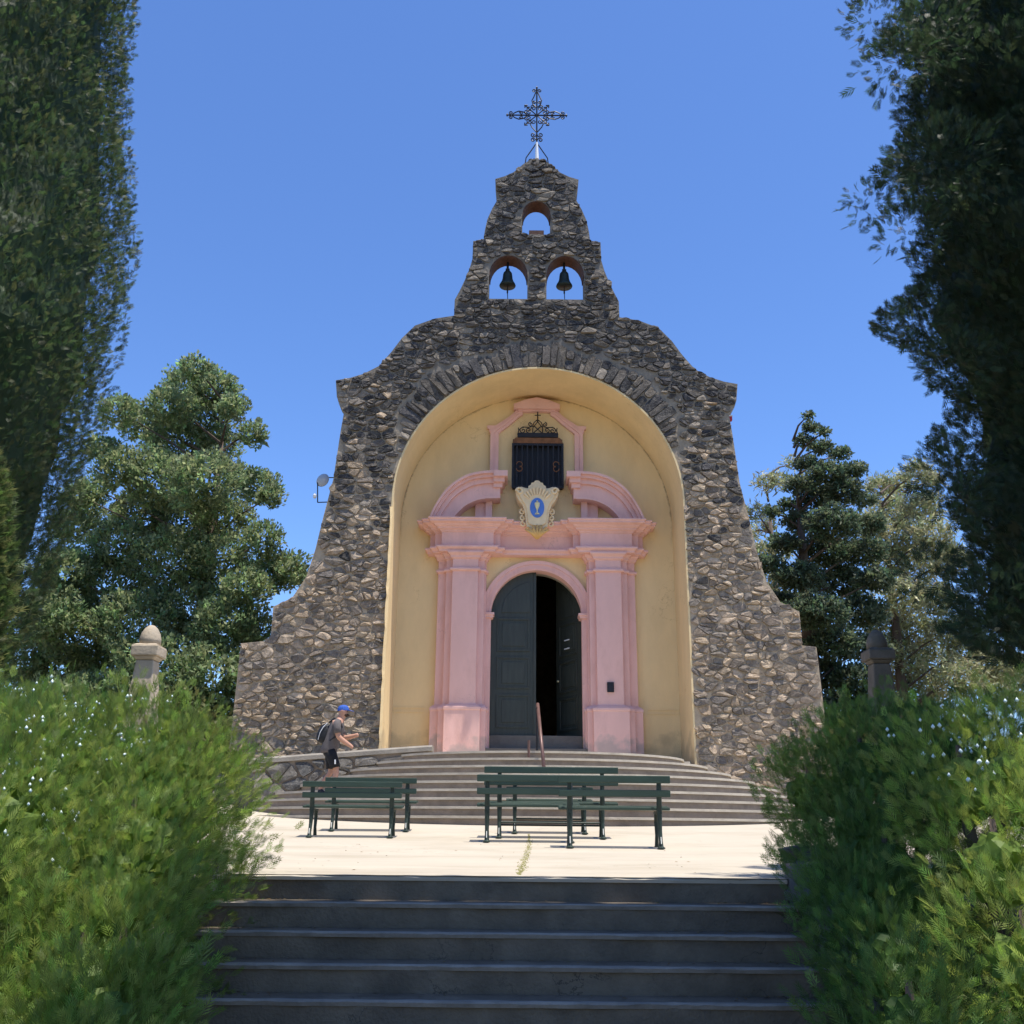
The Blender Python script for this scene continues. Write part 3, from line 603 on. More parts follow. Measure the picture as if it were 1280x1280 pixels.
# door leaves
def leaf_loop(x0, x1, z0, inner):         # half of the arched door, PX-relative
    r = DR + .02; pts = [(x0, z0), (x1, z0)]
    top = [(x, DSP + math.sqrt(max(0, r * r - x * x))) for x in np.linspace(x1, x0, 16)]
    return pts + [(float(a), float(b)) for a, b in top]
def make_leaf(s):
    mb = MB(); lp = leaf_loop(.004, DR + .02, 2.38, 0); lp = [(s * x, z) for x, z in lp]; mb.prism([lp], 0, .06)
    lf = MB.build(mb, 'door_leaf', M['door'], ch, origin=(0, 0, 0))
    panels = [(.14, .9, 2.55, 3.3), (.14, .9, 3.42, 4.15), (.14, .9, 4.27, 5.05)]
    for x0, x1, z0, z1 in panels:
        q = MB()
        for a, b, c, d in ((x0, x1, z0, z0 + .05), (x0, x1, z1 - .05, z1), (x0, x0 + .05, z0 + .05, z1 - .05), (x1 - .05, x1, z0 + .05, z1 - .05)):
            q.box(min(s * a, s * b), max(s * a, s * b), -.025, .002, c, d)
        q.box(min(s * (x0 + .12), s * (x1 - .12)), max(s * (x0 + .12), s * (x1 - .12)), -.018, .002, z0 + .12, z1 - .12)
        q.build('door_panel', M['door'], lf, origin=(0, 0, 0), bevel=.008)
    q = MB(); r = .82; l2 = [(s * .14, 5.17), (s * .8, 5.17)] + [(s * float(x), 5.1 + math.sqrt(max(0, .82 ** 2 - x * x))) for x in np.linspace(.78, .14, 10)]
    q.prism([l2], -.02, .002); q.build('door_panel', M['door'], lf, origin=(0, 0, 0), bevel=.008)
    q = MB(); q.box(s * .03 - .03, s * .03 + .03, -.03, .0, 2.39, 6.1) if s < 0 else None
    if s < 0: q.build('meeting_strip', M['door'], lf, origin=(0, 0, 0), bevel=.006)
    return lf
l0 = make_leaf(-1); l0.location = Vector((PX, YB + .14, 0)) - Vector(ch['_o'])
l1 = make_leaf(1)
hinge = Vector((PX + DR - .01, YB + .16, 0)); l1.matrix_local = Matrix.Translation(hinge - Vector(ch['_o'])) @ Matrix.Rotation(R_(-60), 4, 'Z') @ Matrix.Translation(Vector((-(DR + .02), 0, 0)))
for z in (4.42, 4.62):
    q = MB(); q.box(.42, .62, -.05, -.03, z, z + .025); q.build('pull_bar', M['white'], l1, origin=(0, 0, 0))  # handle bars coloured white to paint the reflection on them
q = MB(); q.lathe((.12, -.03, 3.72), [(.002, -.03), (.03, -.01), (.03, .01), (.002, .03)], 8); q.build('door_knob', M['gold'], l1, origin=(0, 0, 0))
mb = MB(); mb.box(PX - 1.03, PX + 1.03, YB - .02, YB + .5, LZ, 2.375); mb.build('door_sill', M['sill'], ch, bevel=.01)
mb = MB(); mb.box(PX - 1.12, PX + 1.15, YB - .36, YB - .021, LZ, 2.07); mb.build('door_step', M['sill'], ch, bevel=.01)
# nave behind the facade (closed, so the doorway is dark)
mb = MB()
for xa, xb, ya, yb in ((-4.2, -3.9, YF + .47, 38), (3.9, 4.2, YF + .47, 38), (-3.9, 3.9, 37.7, 38)): mb.box(AX + xa, AX + xb, ya, yb, .4, 9.3)
mb.prism([[(AX - 3.89, 9.29), (AX + 3.89, 9.29), (AX, 11.5)]], 37.69, 37.99); mb.build('nave_wall', M['mortar'], ch)
mb = MB(); mb.box(AX - 3.88, AX + 3.88, YB + .31, 37.69, 2.2, 2.36); mb.build('nave_floor', M['inner'], ch)
for s in (-1, 1):
    mb = MB(); mb.prism([[(AX, 11.62), (AX + s * 4.3, 9.12), (AX + s * 4.3, 9.26), (AX, 11.78)]], YF + .47, 38.2); mb.build('roof', M['roof'], ch)
for s, l in ((-1, 0), (1, 0)):
    pass
mb = MB(); mb.prism([[(AX + x, z) for x, z in ([(-3.89, 1.5), (3.89, 1.5), (3.89, 9.2), (.2, 11.3), (-.2, 11.3), (-3.89, 9.2)])], door_hole], YB + .32, YB + .5); mb.build('inner_wall', M['inner'], ch)
# wrought iron cross on the gable
CZ = 17.86; CY = YF + .28; mb = MB(); q = .0155
mb.tube([(AX, CY, 16.3), (AX, CY, 18.72)], .02, 6); mb.tube([(AX - .76, CY, CZ), (AX + .76, CY, CZ)], .02, 6)
cr_ = mb.build('cross', M['iron'], ch)
mb = MB(); mb.tube([(AX + .005, CY - .03, 16.5), (AX - .0, CY - .03, 17.0)], [.05, .028], 8); mb.build('sunlit_pole_part', M['white'], cr_)  # sunlit stretch of the pole, painted as a white tube
def arm(ang, Lh, heart=True):
    ca_, sa = math.cos(ang), math.sin(ang); T = lambda a, b: (AX + a * ca_ - b * sa, CY, CZ + a * sa + b * ca_)
    tr = lambda pts: [T(x - 0, z) for x, _, z in pts]
    for s in (-1, 1):
        mb.tube([T(.25, s * .02), T(.34, s * .1), T(.46, s * .125), T(.56, s * .08), T(Lh - .13, s * .02)], q, 5)
        mb.tube(tr(spiral((.40, s * .06), .05, 1.2, 0, s, 0, 14)), q * .9, 5)
        mb.tube(tr(spiral((Lh - .1, s * .07), .055, 1.2, -s * math.pi / 2, s, 0, 14)), q * .9, 5)
        mb.tube(tr(spiral((.27, s * .10), .06, 1.1, math.pi, -s, 0, 14)), q * .9, 5)
    mb.lathe(T(Lh, 0), [(.002, -.06), (.03, 0), (.002, .06)], 6)
mb = MB()
arm(0, .76); arm(math.pi, .76); arm(math.pi / 2, .86)
for a in (math.pi / 4, 3 * math.pi / 4, 5 * math.pi / 4, 7 * math.pi / 4):
    ca_, sa = math.cos(a), math.sin(a); T = lambda r, b: (AX + r * ca_ - b * sa, CY, CZ + r * sa + b * ca_)
    mb.tube([T(.04, 0), T(.44, 0)], q, 5); mb.tube([T(.3, -.05), T(.36, 0), T(.3, .05)], q, 5)
    for s in (-1, 1): mb.tube([T(x, z) for x, _, z in spiral((.2, s * .08), .075, 1.25, -s * math.pi / 2, s, 0, 16)], q * .9, 5); mb.tube([T(.44, 0), T(.38, s * .05)], q, 5)
for s in (-1, 1):
    mb.tube([(AX + s * .02, CY, 17.35), (AX + s * .13, CY, 17.5), (AX + s * .17, CY, 17.6), (AX + s * .1, CY, 17.66)], q, 5)
    mb.tube([(AX + x * s, CY, 17.26 + z) for x, _, z in spiral((.09, 0), .075, 1.3, math.pi, 1, 0, 16)], q, 5)
    mb.tube([(AX + x * s, CY, 17.1 + z) for x, _, z in spiral((.09, 0), .07, 1.3, math.pi, -1, 0, 16)], q, 5)
    mb.tube([(AX, CY, 17.02), (AX + s * .14, CY, 16.78), (AX + s * .27, CY, 16.56), (AX + s * .29, CY, 16.4)], q, 5); mb.tube([(AX + s * x, CY, 16.47 + z) for x, _, z in spiral((.13, 0), .07, .8, 0, 1, 0, 12)], q, 5)
mb.build('scrollwork', M['iron'], cr_)

# bells
def bell(x, label):
    r = root('bell', (AX + x, YF + .3, 12.6), label, 'bell', 'bells in the belfry openings')
    mb = MB(); mb.lathe((AX + x, YF + .3, 12.88), [(.19, 0), (.2, .02), (.185, .06), (.15, .12), (.125, .2), (.115, .3), (.105, .36), (.07, .41), (.03, .43)], 22); mb.build('bell_body', M['bronze'], r, smooth=True)
    mb = MB(); mb.tube([(AX + x, YF + .3, 13.28), (AX + x, YF + .3, 13.55)], .03, 6); mb.box(AX + x - .05, AX + x + .05, YF + .24, YF + .36, 13.3, 13.34); mb.build('hanger', M['iron'], r)
    mb = MB(); mb.tube([(AX + x, YF + .3, 13.1), (AX + x, YF + .3, 12.76), (AX + x + .01, YF + .3, 12.5)], [.012, .012, .009], 5); mb.lathe((AX + x, YF + .3, 12.74), [(.004, -.07), (.02, -.03), (.018, .03), (.004, .07)], 8); mb.build('clapper', M['iron'], r)
bell(-.70, 'bronze bell hanging in the left lower belfry opening'); bell(.67, 'bronze bell hanging in the right lower belfry opening')
# satellite dish on the left flank
dp = P(403, 600, YF + .3); r = root('satellite_dish', tuple(dp), 'small grey dish on a thin pole at the left flank of the church', 'satellite dish')
mb = MB(); mb.lathe((0, 0, 0), [(.005, .05), (.07, .035), (.13, 0), (.14, -.012), (.13, -.01), (.005, .03)], 20)
d = mb.build('reflector', M['dish'], r, origin=(0, 0, 0), smooth=True); d.rotation_euler = (R_(85), 0, R_(-20)); d.scale = (1.15, 1.15, 1.15)
mb = MB(); pa = P(397, 603, YF + .32); pb = P(397, 628, YF + .32); mb.tube([pa, pb], .014, 6); mb.tube([pb, P(412, 627.5, YF + .32)], .012, 6); mb.tube([P(406, 597, YF + .32), P(419, 597, YF + .32)], .012, 6); mb.build('pole', M['iron'], r)
mb = MB(); pc = P(393.5, 620, YF + .3); mb.lathe(pc, [(.01, -.06), (.04, -.03), (.045, .02), (.01, .06)], 10); mb.build('receiver', M['white'], r)
# small red and white fitting under the right shoulder
pr = P(913, 521, YF + .1); r = root('wall_fitting', tuple(pr), 'tiny red and white fitting under the right shoulder of the church', 'fitting')
mb = MB(); mb.box(pr.x - .05, pr.x + .04, pr.y, pr.y + .1, pr.z - .08, pr.z + .01); mb.build('red_case', M['red'], r); mb = MB(); mb.box(pr.x - .04, pr.x + .05, pr.y, pr.y + .1, pr.z + .012, pr.z + .05); mb.build('white_top', M['white'], r)
pb = P(763.5, 858.5, YB - .5); r = root('door_box', tuple(pb), 'small black box fixed low on the right pink pilaster', 'box')
mb = MB(); mb.box(pb.x - .075, pb.x + .075, YB - .47, YB - .425, pb.z - .11, pb.z + .11); mb.build('case', M['iron'], r, bevel=.01); mb = MB(); mb.box(pb.x - .055, pb.x + .055, YB - .48, YB - .469, pb.z - .085, pb.z + .085); mb.build('front_plate', M['ironshutter'], r)

# handrail up the middle of the fan steps
r = root('handrail', (AX + .05, 18, 1.2), 'brown steel handrail rising up the middle of the church steps', 'handrail')
mb = MB(); ra = P(672, 880, 19.0); rb = P(680, 960, 17.75); rb.z = max(rb.z, LZ - .149 * 3)
mb.tube([ra + Vector((0, .05, -.03)), ra, ra.lerp(rb, .5), rb], .032, 8); mb.build('rail', M['rail'], r, smooth=True)
for (px, Y, zt, zb) in ((669, 18.9, None, LZ), (661, 18.55, LZ + .1, LZ - .16)):
    p = P(px, 940, Y); tt = ra.z - .08 if zt is None else LZ + .17; mb = MB(); mb.tube([(p.x if zt else ra.x - .01, Y, zb), (p.x if zt else ra.x - .01, Y, tt)], .024, 8); mb.build('rail_post', M['rail'] if zt else M['iron'], r)

# left retaining wall along the foot of the facade
W0, W1 = -5.55, -1.55
def wall_y(x): return 19.95 - .05 * (W1 - x) - .12 * max(0, -3.2 - x) ** 1.5
def wall_top(x): t = (x - W0) / (W1 - W0); return 1.47 + .42 * t ** .75
rw = root('retaining_wall', (-3.6, 20, .6), 'curved rubble wall with smooth grey coping left of the church steps', 'wall')
mb = MB(); n = 30; vv = []
for i in range(n + 1):
    x = W0 + (W1 - W0) * i / n; y = wall_y(x); vv += [(x, y, .2), (x, y, wall_top(x) - .05), (x, y + .4, wall_top(x) - .05), (x, y + .4, .2)]
mb.add(vv, [(4 * i + k, 4 * i + 4 + k, 4 * i + 4 + (k + 1) % 4, 4 * i + (k + 1) % 4) for i in range(n) for k in range(4)] + [(3, 2, 1, 0), tuple(4 * n + k for k in range(4))])
wb = mb.build('wall_body', M['step'], rw)
mb = MB(); vv = []
for i in range(n + 1):
    x = W0 - .04 + (W1 - W0 + .08) * i / n; y = wall_y(max(W0, min(W1, x))); z = wall_top(max(W0, min(W1, x))); vv += [(x, y - .06, z - .075), (x, y - .06, z + .0), (x, y - .02, z + .035), (x, y + .42, z + .035), (x, y + .45, z), (x, y + .45, z - .075)]
mb.add(vv, [(6 * i + k, 6 * i + 6 + k, 6 * i + 6 + (k + 1) % 6, 6 * i + (k + 1) % 6) for i in range(n) for k in range(6)] + [(5, 4, 3, 2, 1, 0), tuple(6 * n + k for k in range(6))]); mb.build('coping', M['sill'] if False else mat('wall_coping', (.27, .24, .20), .9, .2, 4, .3, 30), rw)
ins = lambda x, z: W0 < x < W1 and .35 < z < wall_top(x) - .085
rd = random.Random(77)
GREYP = [(.16, .145, .125), (.12, .11, .10), (.20, .18, .155), (.09, .088, .085), (.24, .21, .17)]
for c, poly in rubble((W0, W1, .3, 2), ins, .21, .33, 5):
    poly = pull_in(c, poly, ins)
    if area(poly) < .012: continue
    q = MB(); cc = rd.choice(GREYP)
    if stone_mb(q, poly, .010, rd, 0, cc, proud=(.03, .08)):
        q.v = [(x, wall_y(max(W0, min(W1, x))) + y, z) for x, y, z in q.v]; q.build('stone', M['stone'], wb, cols=True)
# dark rounded pier that closes the wall
pp = P(306, 1030, 17.3)
mb = MB(); mb.lathe((pp.x - .08, 17.4, .1), [(.16, 0), (.155, .6), (.15, .95), (.12, 1.12), (.06, 1.2), (.01, 1.23)], 14); o = mb.build('end_pier', M['iron'] if False else mat('dark_stone_pier', (.05, .048, .046), .9, .3, 5, .5, 20), smooth=True, origin=(pp.x - .08, 17.4, .1))
tag(o, 'dark rounded stone pier at the left end of the retaining wall', 'pier')

# low rubble walls beside the foreground stairs
def side_wall(x0, sgn, label, yend):
    r = root('side_wall', (x0, 6, -.5), label, 'wall'); rd = random.Random(int(100 + x0 * 10))
    def top(y): return min(.28, .16 - max(0, 7.3 - y) * .40)
    ysr = [4.2 + .2 * i for i in range(int((yend - 4.2) / .2) + 1)]; mb = MB(); vv = []
    for y in ysr:
        a, b = sorted((x0, x0 + sgn * .34)); z = top(y); vv += [(a, y, -2.4), (a, y, z), (b, y, z), (b, y, -2.4)]
    m = len(ysr); mb.add(vv, [(4 * i + k, 4 * i + (k + 1) % 4, 4 * i + 4 + (k + 1) % 4, 4 * i + 4 + k) for i in range(m - 1) for k in range(4)] + [(0, 1, 2, 3), tuple(4 * (m - 1) + k for k in (3, 2, 1, 0))]); wb = mb.build('wall_body', mat('side_mortar', (.14, .13, .12), .95, .3, 6, .6, 18), r)
    y = 4.4
    while y < yend:                         # top stones and face stones
        s = rd.uniform(.16, .3); q = MB(); rock(q, (x0 + sgn * .17, y, top(y) + .0), s * .55, rd, rd.choice(GREYP), .45); q.build('stone', M['stone'], wb, cols=True)
        for dz in (.18, .36, .54):
            q = MB(); rock(q, (x0 + sgn * .02, y + rd.uniform(-.08, .08), top(y) - dz + rd.uniform(-.05, .05)), rd.uniform(.05, .09), rd, rd.choice(GREYP), .8); q.build('stone', M['stone'], wb, cols=True)
        y += s
side_wall(1.87, 1, 'low rough stone wall along the right side of the foreground steps', 7.3); side_wall(-1.96, -1, 'low rough stone wall along the left side of the foreground steps', 7.3)

# stone pedestal posts behind the shrubs
def pedestal(p, top_c, label, s=1., stone='post'):
    r = root('gate_post', tuple(p), label, 'stone post', 'stone posts behind the shrubs'); x, y, z = p
    mb = MB()
    def fr(h0, h1, z0, z1, rot=0):
        vv = []
        for h, zz in ((h0, z0), (h1, z1)): vv += [(x - h, y - h, zz), (x + h, y - h, zz), (x + h, y + h, zz), (x - h, y + h, zz)]
        mb.add(vv, [(3, 2, 1, 0), (4, 5, 6, 7), (0, 1, 5, 4), (1, 2, 6, 5), (2, 3, 7, 6), (3, 0, 4, 7)])
    S = s; fr(.235 * S, .12 * S, z, z + 1.55 * S); mb.build('shaft', M[stone], r, bevel=.012)
    mb = MB(); fr(.12 * S, .16 * S, z + 1.551 * S, z + 1.60 * S); fr(.185 * S, .185 * S, z + 1.601 * S, z + 1.74 * S); fr(.185 * S, .13 * S, z + 1.741 * S, z + 1.77 * S); mb.build('cap', M[stone], r, bevel=.012)
    mb = MB(); mb.lathe((x, y, z + 1.76 * S), [(.145 * S, 0), (.142 * S, .09 * S), (.122 * S, .17 * S), (.085 * S, .235 * S), (.04 * S, .275 * S), (.004, .285 * S)], 16); mb.build('dome', M[stone], r, smooth=True)
q = P(190, 783, 10); pedestal((q.x, 10, q.z - 1.5), 0, 'pale weathered stone post with domed cap above the left shrub', .74)
q = P(1094, 787, 8.7); pedestal((q.x, 8.7, q.z - 1.27), 0, 'dark shaded stone post with domed cap behind the right shrubs', .62, 'shaded_post')

# ================================================================== BENCHES
def make_bench(L, tall=.82, stretch=False, posts=(.1, .9)):
    r = empty('bench')
    for k, (z, h) in enumerate(((tall - .095, .085), (tall - .25, .08))):
        mb = MB(); y = .0 - k * -.012; mb.box(-L / 2, L / 2, y - .045, y - .012, z, z + h); mb.build('back_plank', M['bench'], r, bevel=.008)
    for k in range(3):
        mb = MB(); mb.box(-L / 2, L / 2, .06 + k * .125, .06 + k * .125 + .105, .425 + .012 * k, .458 + .012 * k); mb.build('seat_plank', M['bench'], r, bevel=.008)
    for t in posts:
        x = -L / 2 + L * t
        mb = MB(); mb.tube([(x, -.005, tall - .01), (x, .0, .6), (x, .035, .42), (x, .02, .2), (x, -.02, .08), (x, -.05, .0)], [.026, .03, .032, .024, .022, .03], 8); mb.lathe((x, -.05, 0), [(.045, 0), (.045, .015), (.02, .03)], 8)
        mb.box(x - .024, x + .024, .0, .42, .385, .42); lg = mb.build('rear_leg', M['benchiron'], r)
        mb = MB(); mb.tube([(x, -.046, .13), (x, -.072, .055)], .007, 4); mb.build('sunlit_patch', M['lit_spot'], lg)
        mb = MB(); mb.tube([(x, .36, .41), (x, .39, .3), (x, .37, .15), (x, .41, 0)], [.026, .024, .02, .026], 8); mb.lathe((x, .41, 0), [(.04, 0), (.04, .015), (.02, .03)], 8); mb.build('front_leg', M['benchiron'], r)
    if stretch:
        for y, z in ((.03, .2), (.38, .17)):
            mb = MB(); mb.tube([(-L / 2 + L * posts[0], y, z), (-L / 2 + L * posts[1], y, z)], .012, 6); mb.build('stretcher', M['benchiron'], r)
    return r
b1 = make_bench(1.30); b2 = make_bench(1.78, .92, True, (.115, .88)); b3 = make_bench(1.22, .80, True, (.1, .9))
def put(o, px, Y, rz, label):
    p = P(px, 1000, Y); o.location = (p.x, Y, plaza_z(Y) + .003); o.rotation_euler = (0, 0, R_(rz)); tag(o, label, 'bench', 'green park benches on the plaza'); return o
put(b1, 768, 12.1, -1.5, 'green plank bench nearest the camera, its right end past all the others')
put(copy_tree(b1), 661, 13.0, 0, 'green plank bench whose right end overlaps the nearest bench of the middle cluster')
c = put(copy_tree(b1), 440, 13.6, 1, 'green plank bench at the left, in front of the walking man'); c.scale = (1, 1, .865)
c = put(copy_tree(b1), 463, 14.75, 1, 'green plank bench just behind the left bench, close to the curved steps'); c.scale = (1, 1, .9)
put(b2, 689, 13.75, -1, 'longer and taller green bench at the back of the middle cluster')
put(b3, 687, 14.6, 0, 'low green bench with leg stretchers behind the long bench, nearest the steps')

# grass growing in the pavement crack
mb = MB(); rd = random.Random(12)
pth = [P(660, 1040, 1), P(662, 1052, 1), P(654, 1072, 1), P(648, 1088, 1)]
yy_ = [14.6, 12.9, 9.3, 7.35]; xs_ = [P(661, 1040, 14.6).x, P(662, 1052, 12.9).x, P(654, 1074, 9.3).x, P(649, 1090, 7.35).x]
for i in range(700):
    t = rd.random(); y = 7.3 + 7.2 * t; x = float(np.interp(y, yy_[::-1], xs_[::-1])) + rd.gauss(0, .014) * (1.2 if 8 < y < 13.5 else .5); h = rd.uniform(.004, .014); a = rd.uniform(0, 6.28); z = plaza_z(y)
    mb.add([(x - .006 * math.cos(a), y - .006 * math.sin(a), z), (x + .006 * math.cos(a), y + .006 * math.sin(a), z), (x + rd.uniform(-.02, .02), y + rd.uniform(-.02, .02), z + h)], [(0, 1, 2)], (.34, .33, .13))
tag(mb.build('crack_grass', M['leaf'], cols=True), 'dry yellow green grass in the pavement crack', 'grass', kind='stuff')

# fallen leaves along the steps and the edge of the plaza
mb = MB(); rd = random.Random(44)
for i in range(420):
    x = rd.choice((rd.uniform(-1.8, 1.8), 1.8 - abs(rd.gauss(0, .35)), -1.8 + abs(rd.gauss(0, .35)))); k = rd.randrange(0, 8); 
    if k == 0: y = rd.uniform(7.2, 13); z = plaza_z(y) + .004
    else: y = 7.1 - .27 * k + rd.choice((rd.uniform(.06, .24), rd.uniform(.2, .26))); z = -.15 * k - .003
    a = rd.uniform(0, 6.28); L = rd.uniform(.008, .022); c, s_ = math.cos(a) * L, math.sin(a) * L
    mb.add([(x - c, y - s_, z + .001), (x + s_ * .4, y - c * .4, z + rd.uniform(.002, .008)), (x + c, y + s_, z + .002), (x - s_ * .4, y + c * .4, z + .003)], [(0, 1, 2, 3)], rd.choice(((.16, .10, .045), (.22, .15, .06), (.10, .07, .04), (.13, .12, .05))))
tag(mb.build('fallen_leaves', M['leaf'], cols=True), 'dry fallen leaves scattered on the foreground steps', 'leaves', kind='stuff')

# ================================================================== FOLIAGE
def spray_tpl(nb=5, sub=2, wid=.09, curl=.25):       # flat fan of scale-leaf twigs along +Y, length 1
    vv = []; ff = []
    def dia(p, d, l, w_):
        d = d.normalized(); s = Vector((d.y, -d.x, 0)).normalized() * w_; n0 = len(vv)
        for q in (p, p + d * l * .45 + s, p + d * l, p + d * l * .45 - s): vv.append(Vector((q.x, q.y, -curl * (q.y ** 2) + .12 * abs(q.x))))
        ff.append((n0, n0 + 1, n0 + 2, n0 + 3))
    dia(Vector((0, .35, 0)), Vector((0, 1, 0)), .65, wid * .8); dia(Vector((0, 0, 0)), Vector((0, 1, 0)), .5, wid * .45)
    for i in range(nb):
        t = .12 + .68 * i / nb; l = .52 * (1 - t * .55)
        for s in (-1, 1):
            d = Vector((s * .56, .83, 0)).normalized(); p = Vector((0, t, 0)); dia(p, d, l, wid * .7)
            for k in range(sub):
                u = .3 + .3 * k; p2 = p + d * l * u; dia(p2, Vector((s * .15, 1, 0)), l * .5, wid * .6)
                if k == 0: dia(p2, Vector((s * 1, .05, 0)), l * .42, wid * .55)
    return np.array([tuple(v) for v in vv], dtype=np.float32), np.array(ff, dtype=np.int32)
def tuft_tpl(n=7, seed=1, w_=.16, flat=.6):          # loose tuft of leaf blades in a unit ball
    r = np.random.default_rng(seed); vv = []; ff = []
    for i in range(n):
        d = r.normal(size=3); d[2] = d[2] * flat + .35; d /= np.linalg.norm(d); s = np.cross(d, r.normal(size=3)); s /= np.linalg.norm(s); p = r.normal(size=3) * .28
        k = len(vv); l = r.uniform(.6, 1.1)
        vv += [p, p + d * l * .45 + s * w_, p + d * l, p + d * l * .45 - s * w_]; ff.append((k, k + 1, k + 2, k + 3))
    return np.array(vv, dtype=np.float32), np.array(ff, dtype=np.int32)
def foliage(name, tpl, cen, dirs, size, cols, material, parent=None, roll=None, origin=(0, 0, 0)):
    if isinstance(tpl, list):            # mix several spray shapes, then join them into the one crown
        pick = rng.integers(0, len(tpl), len(cen)); os_ = [foliage(name, t, cen[pick == i], dirs[pick == i], size[pick == i], cols[pick == i], material, None, None, origin) for i, t in enumerate(tpl) if (pick == i).any()]
        bm = bmesh.new()
        for o in os_: bm.from_mesh(o.data)
        me = bpy.data.meshes.new(name); bm.to_mesh(me); bm.free()
        for o in os_: m0 = o.data; bpy.data.objects.remove(o); bpy.data.meshes.remove(m0)
        return link(name, me, material, parent)
    tv, tf = tpl; n = len(cen); d = dirs / np.linalg.norm(dirs, axis=1, keepdims=True)
    a = rng.normal(size=(n, 3)); x = np.cross(d, a); x /= np.linalg.norm(x, axis=1, keepdims=True); z = np.cross(x, d)
    V = cen[:, None, :] + size[:, None, None] * (tv[None, :, 0:1] * x[:, None, :] + tv[None, :, 1:2] * d[:, None, :] + tv[None, :, 2:3] * z[:, None, :])
    m = len(tv); V = V.reshape(-1, 3) - np.array(origin); Fq = (tf[None] + (np.arange(n) * m)[:, None, None]).reshape(-1)
    me = bpy.data.meshes.new(name); me.vertices.add(len(V)); me.vertices.foreach_set('co', V.astype(np.float32).ravel())
    nf = n * len(tf); me.loops.add(nf * 4); me.loops.foreach_set('vertex_index', Fq.astype(np.int32)); me.polygons.add(nf); me.polygons.foreach_set('loop_start', np.arange(nf, dtype=np.int32) * 4)
    try: me.polygons.foreach_set('loop_total', np.full(nf, 4, dtype=np.int32))
    except Exception: pass
    me.update(calc_edges=True); at = me.color_attributes.new('col', 'FLOAT_COLOR', 'POINT')
    cc = np.concatenate([np.repeat(cols, m, axis=0), np.ones((n * m, 1))], axis=1); at.data.foreach_set('color', cc.astype(np.float32).ravel())
    return link(name, me, material, parent)
def cols_of(n, base, var=.25, tint=None, tp=.0):
    c = np.array(base)[None] * (1 + var * rng.normal(size=(n, 1))).clip(.45, 1.8) * (1 + .08 * rng.normal(size=(n, 3)))
    if tint is not None: k = rng.random((n, 1)) < tp; c = np.where(k, np.array(tint)[None] * (1 + .2 * rng.normal(size=(n, 1))), c)
    return c.clip(.004, .6)
def in_view(c, mg=70):                 # what the photograph's frame (with a margin) can show
    z = c[:, 2] - ZC; d = c[:, 1] * math.cos(PITCH) + z * math.sin(PITCH); v = -c[:, 1] * math.sin(PITCH) + z * math.cos(PITCH); d = np.maximum(d, .1)
    return (np.abs(c[:, 0] / d * F_PX) < 640 + mg) & (np.abs(v / d * F_PX) < 640 + mg)
def sphere_pts(n): p = rng.normal(size=(n, 3)); return p / np.linalg.norm(p, axis=1, keepdims=True)
SPRAY = [spray_tpl(5, 0, .036, .12), spray_tpl(4, 0, .034, -.2), spray_tpl(5, 0, .032, .22), spray_tpl(3, 1, .034, .05)]; SPRAY2 = spray_tpl(4, 0, .05); TUFT = tuft_tpl(5, 1, .2); TUFT2 = tuft_tpl(6, 4, .10, 1.)
def blob(mb, c, r, sq, rd, col, sub=2):
    bm = bmesh.new(); bmesh.ops.create_icosphere(bm, subdivisions=sub, radius=r); n = len(mb.v)
    vv = [(c[0] + v.co.x * k, c[1] + v.co.y * k, c[2] + v.co.z * sq * k) for v in bm.verts for k in (rd.uniform(.8, 1.1) if sub < 3 else rd.uniform(.66, 1.12),)]
    bm.verts.index_update(); mb.add(vv, [[v.index for v in f.verts] for f in bm.faces], col); bm.free()
def clumps(name, blobs, per, tpl, size, base, material, parent, var=.25, tint=None, tp=0., up=.5, shell=.35, squash=.8, origin=(0, 0, 0), cull=.85, core=0., thin=False, lumpy=0., csub=2):
    cen = []; dr = []; sz = []
    B = np.array(blobs)
    for x, y, z, r in blobs:
        n = int(per * r * r); u = sphere_pts(n); rad = r * (1 - shell * rng.random(n) ** 1.3) * (1 + .18 * np.sin(u[:, 0] * 5 + x * 3) * np.sin(u[:, 2] * 6 + z))
        if lumpy:                        # plumes: the crown swells round scattered leaders
            K = sphere_pts(34); bmp = np.exp(-(1 - u @ K.T) * 55).max(1); rad = rad * (.86 + lumpy * bmp)
        k = (u[:, 1] < .3) | (rng.random(n) > cull); bk = np.where(u[:, 1] < .45, 1, 1.5)[k]; u, rad = u[k], rad[k]; n = len(u)
        p = np.array([x, y, z]) + u * rad[:, None] * np.array([1, 1, squash]); cen.append(p); dr.append(u + np.array([0, 0, up]) + .34 * rng.normal(size=(n, 3))); sz.append(size * bk * rng.uniform(.6, 1.3, n))
    cen = np.concatenate(cen); dr = np.concatenate(dr); sz = np.concatenate(sz)
    keep = np.ones(len(cen), bool)
    for x, y, z, r in blobs:
        dd = np.sqrt(((cen - np.array([x, y, z])) ** 2 / np.array([1, 1, squash ** 2])).sum(1)); keep &= dd > r * (.5 if len(blobs) > 14 else .62)
    if thin: iv = in_view(cen, 90); keep &= iv | (rng.random(len(cen)) < .3); sz = np.where(iv, sz, sz * 1.7)
    cen, dr, sz = cen[keep], dr[keep], sz[keep]
    if core:
        mb = MB(); rd = random.Random(6)
        for x, y, z, r in blobs: blob(mb, (x, y, z), r * core, squash, rd, base, csub)
        mb.build('inner_foliage', material, parent, origin=origin, cols=True)
    return foliage(name, tpl, cen, dr, sz, cols_of(len(cen), base, var, tint, tp), material, parent, origin=origin), cen
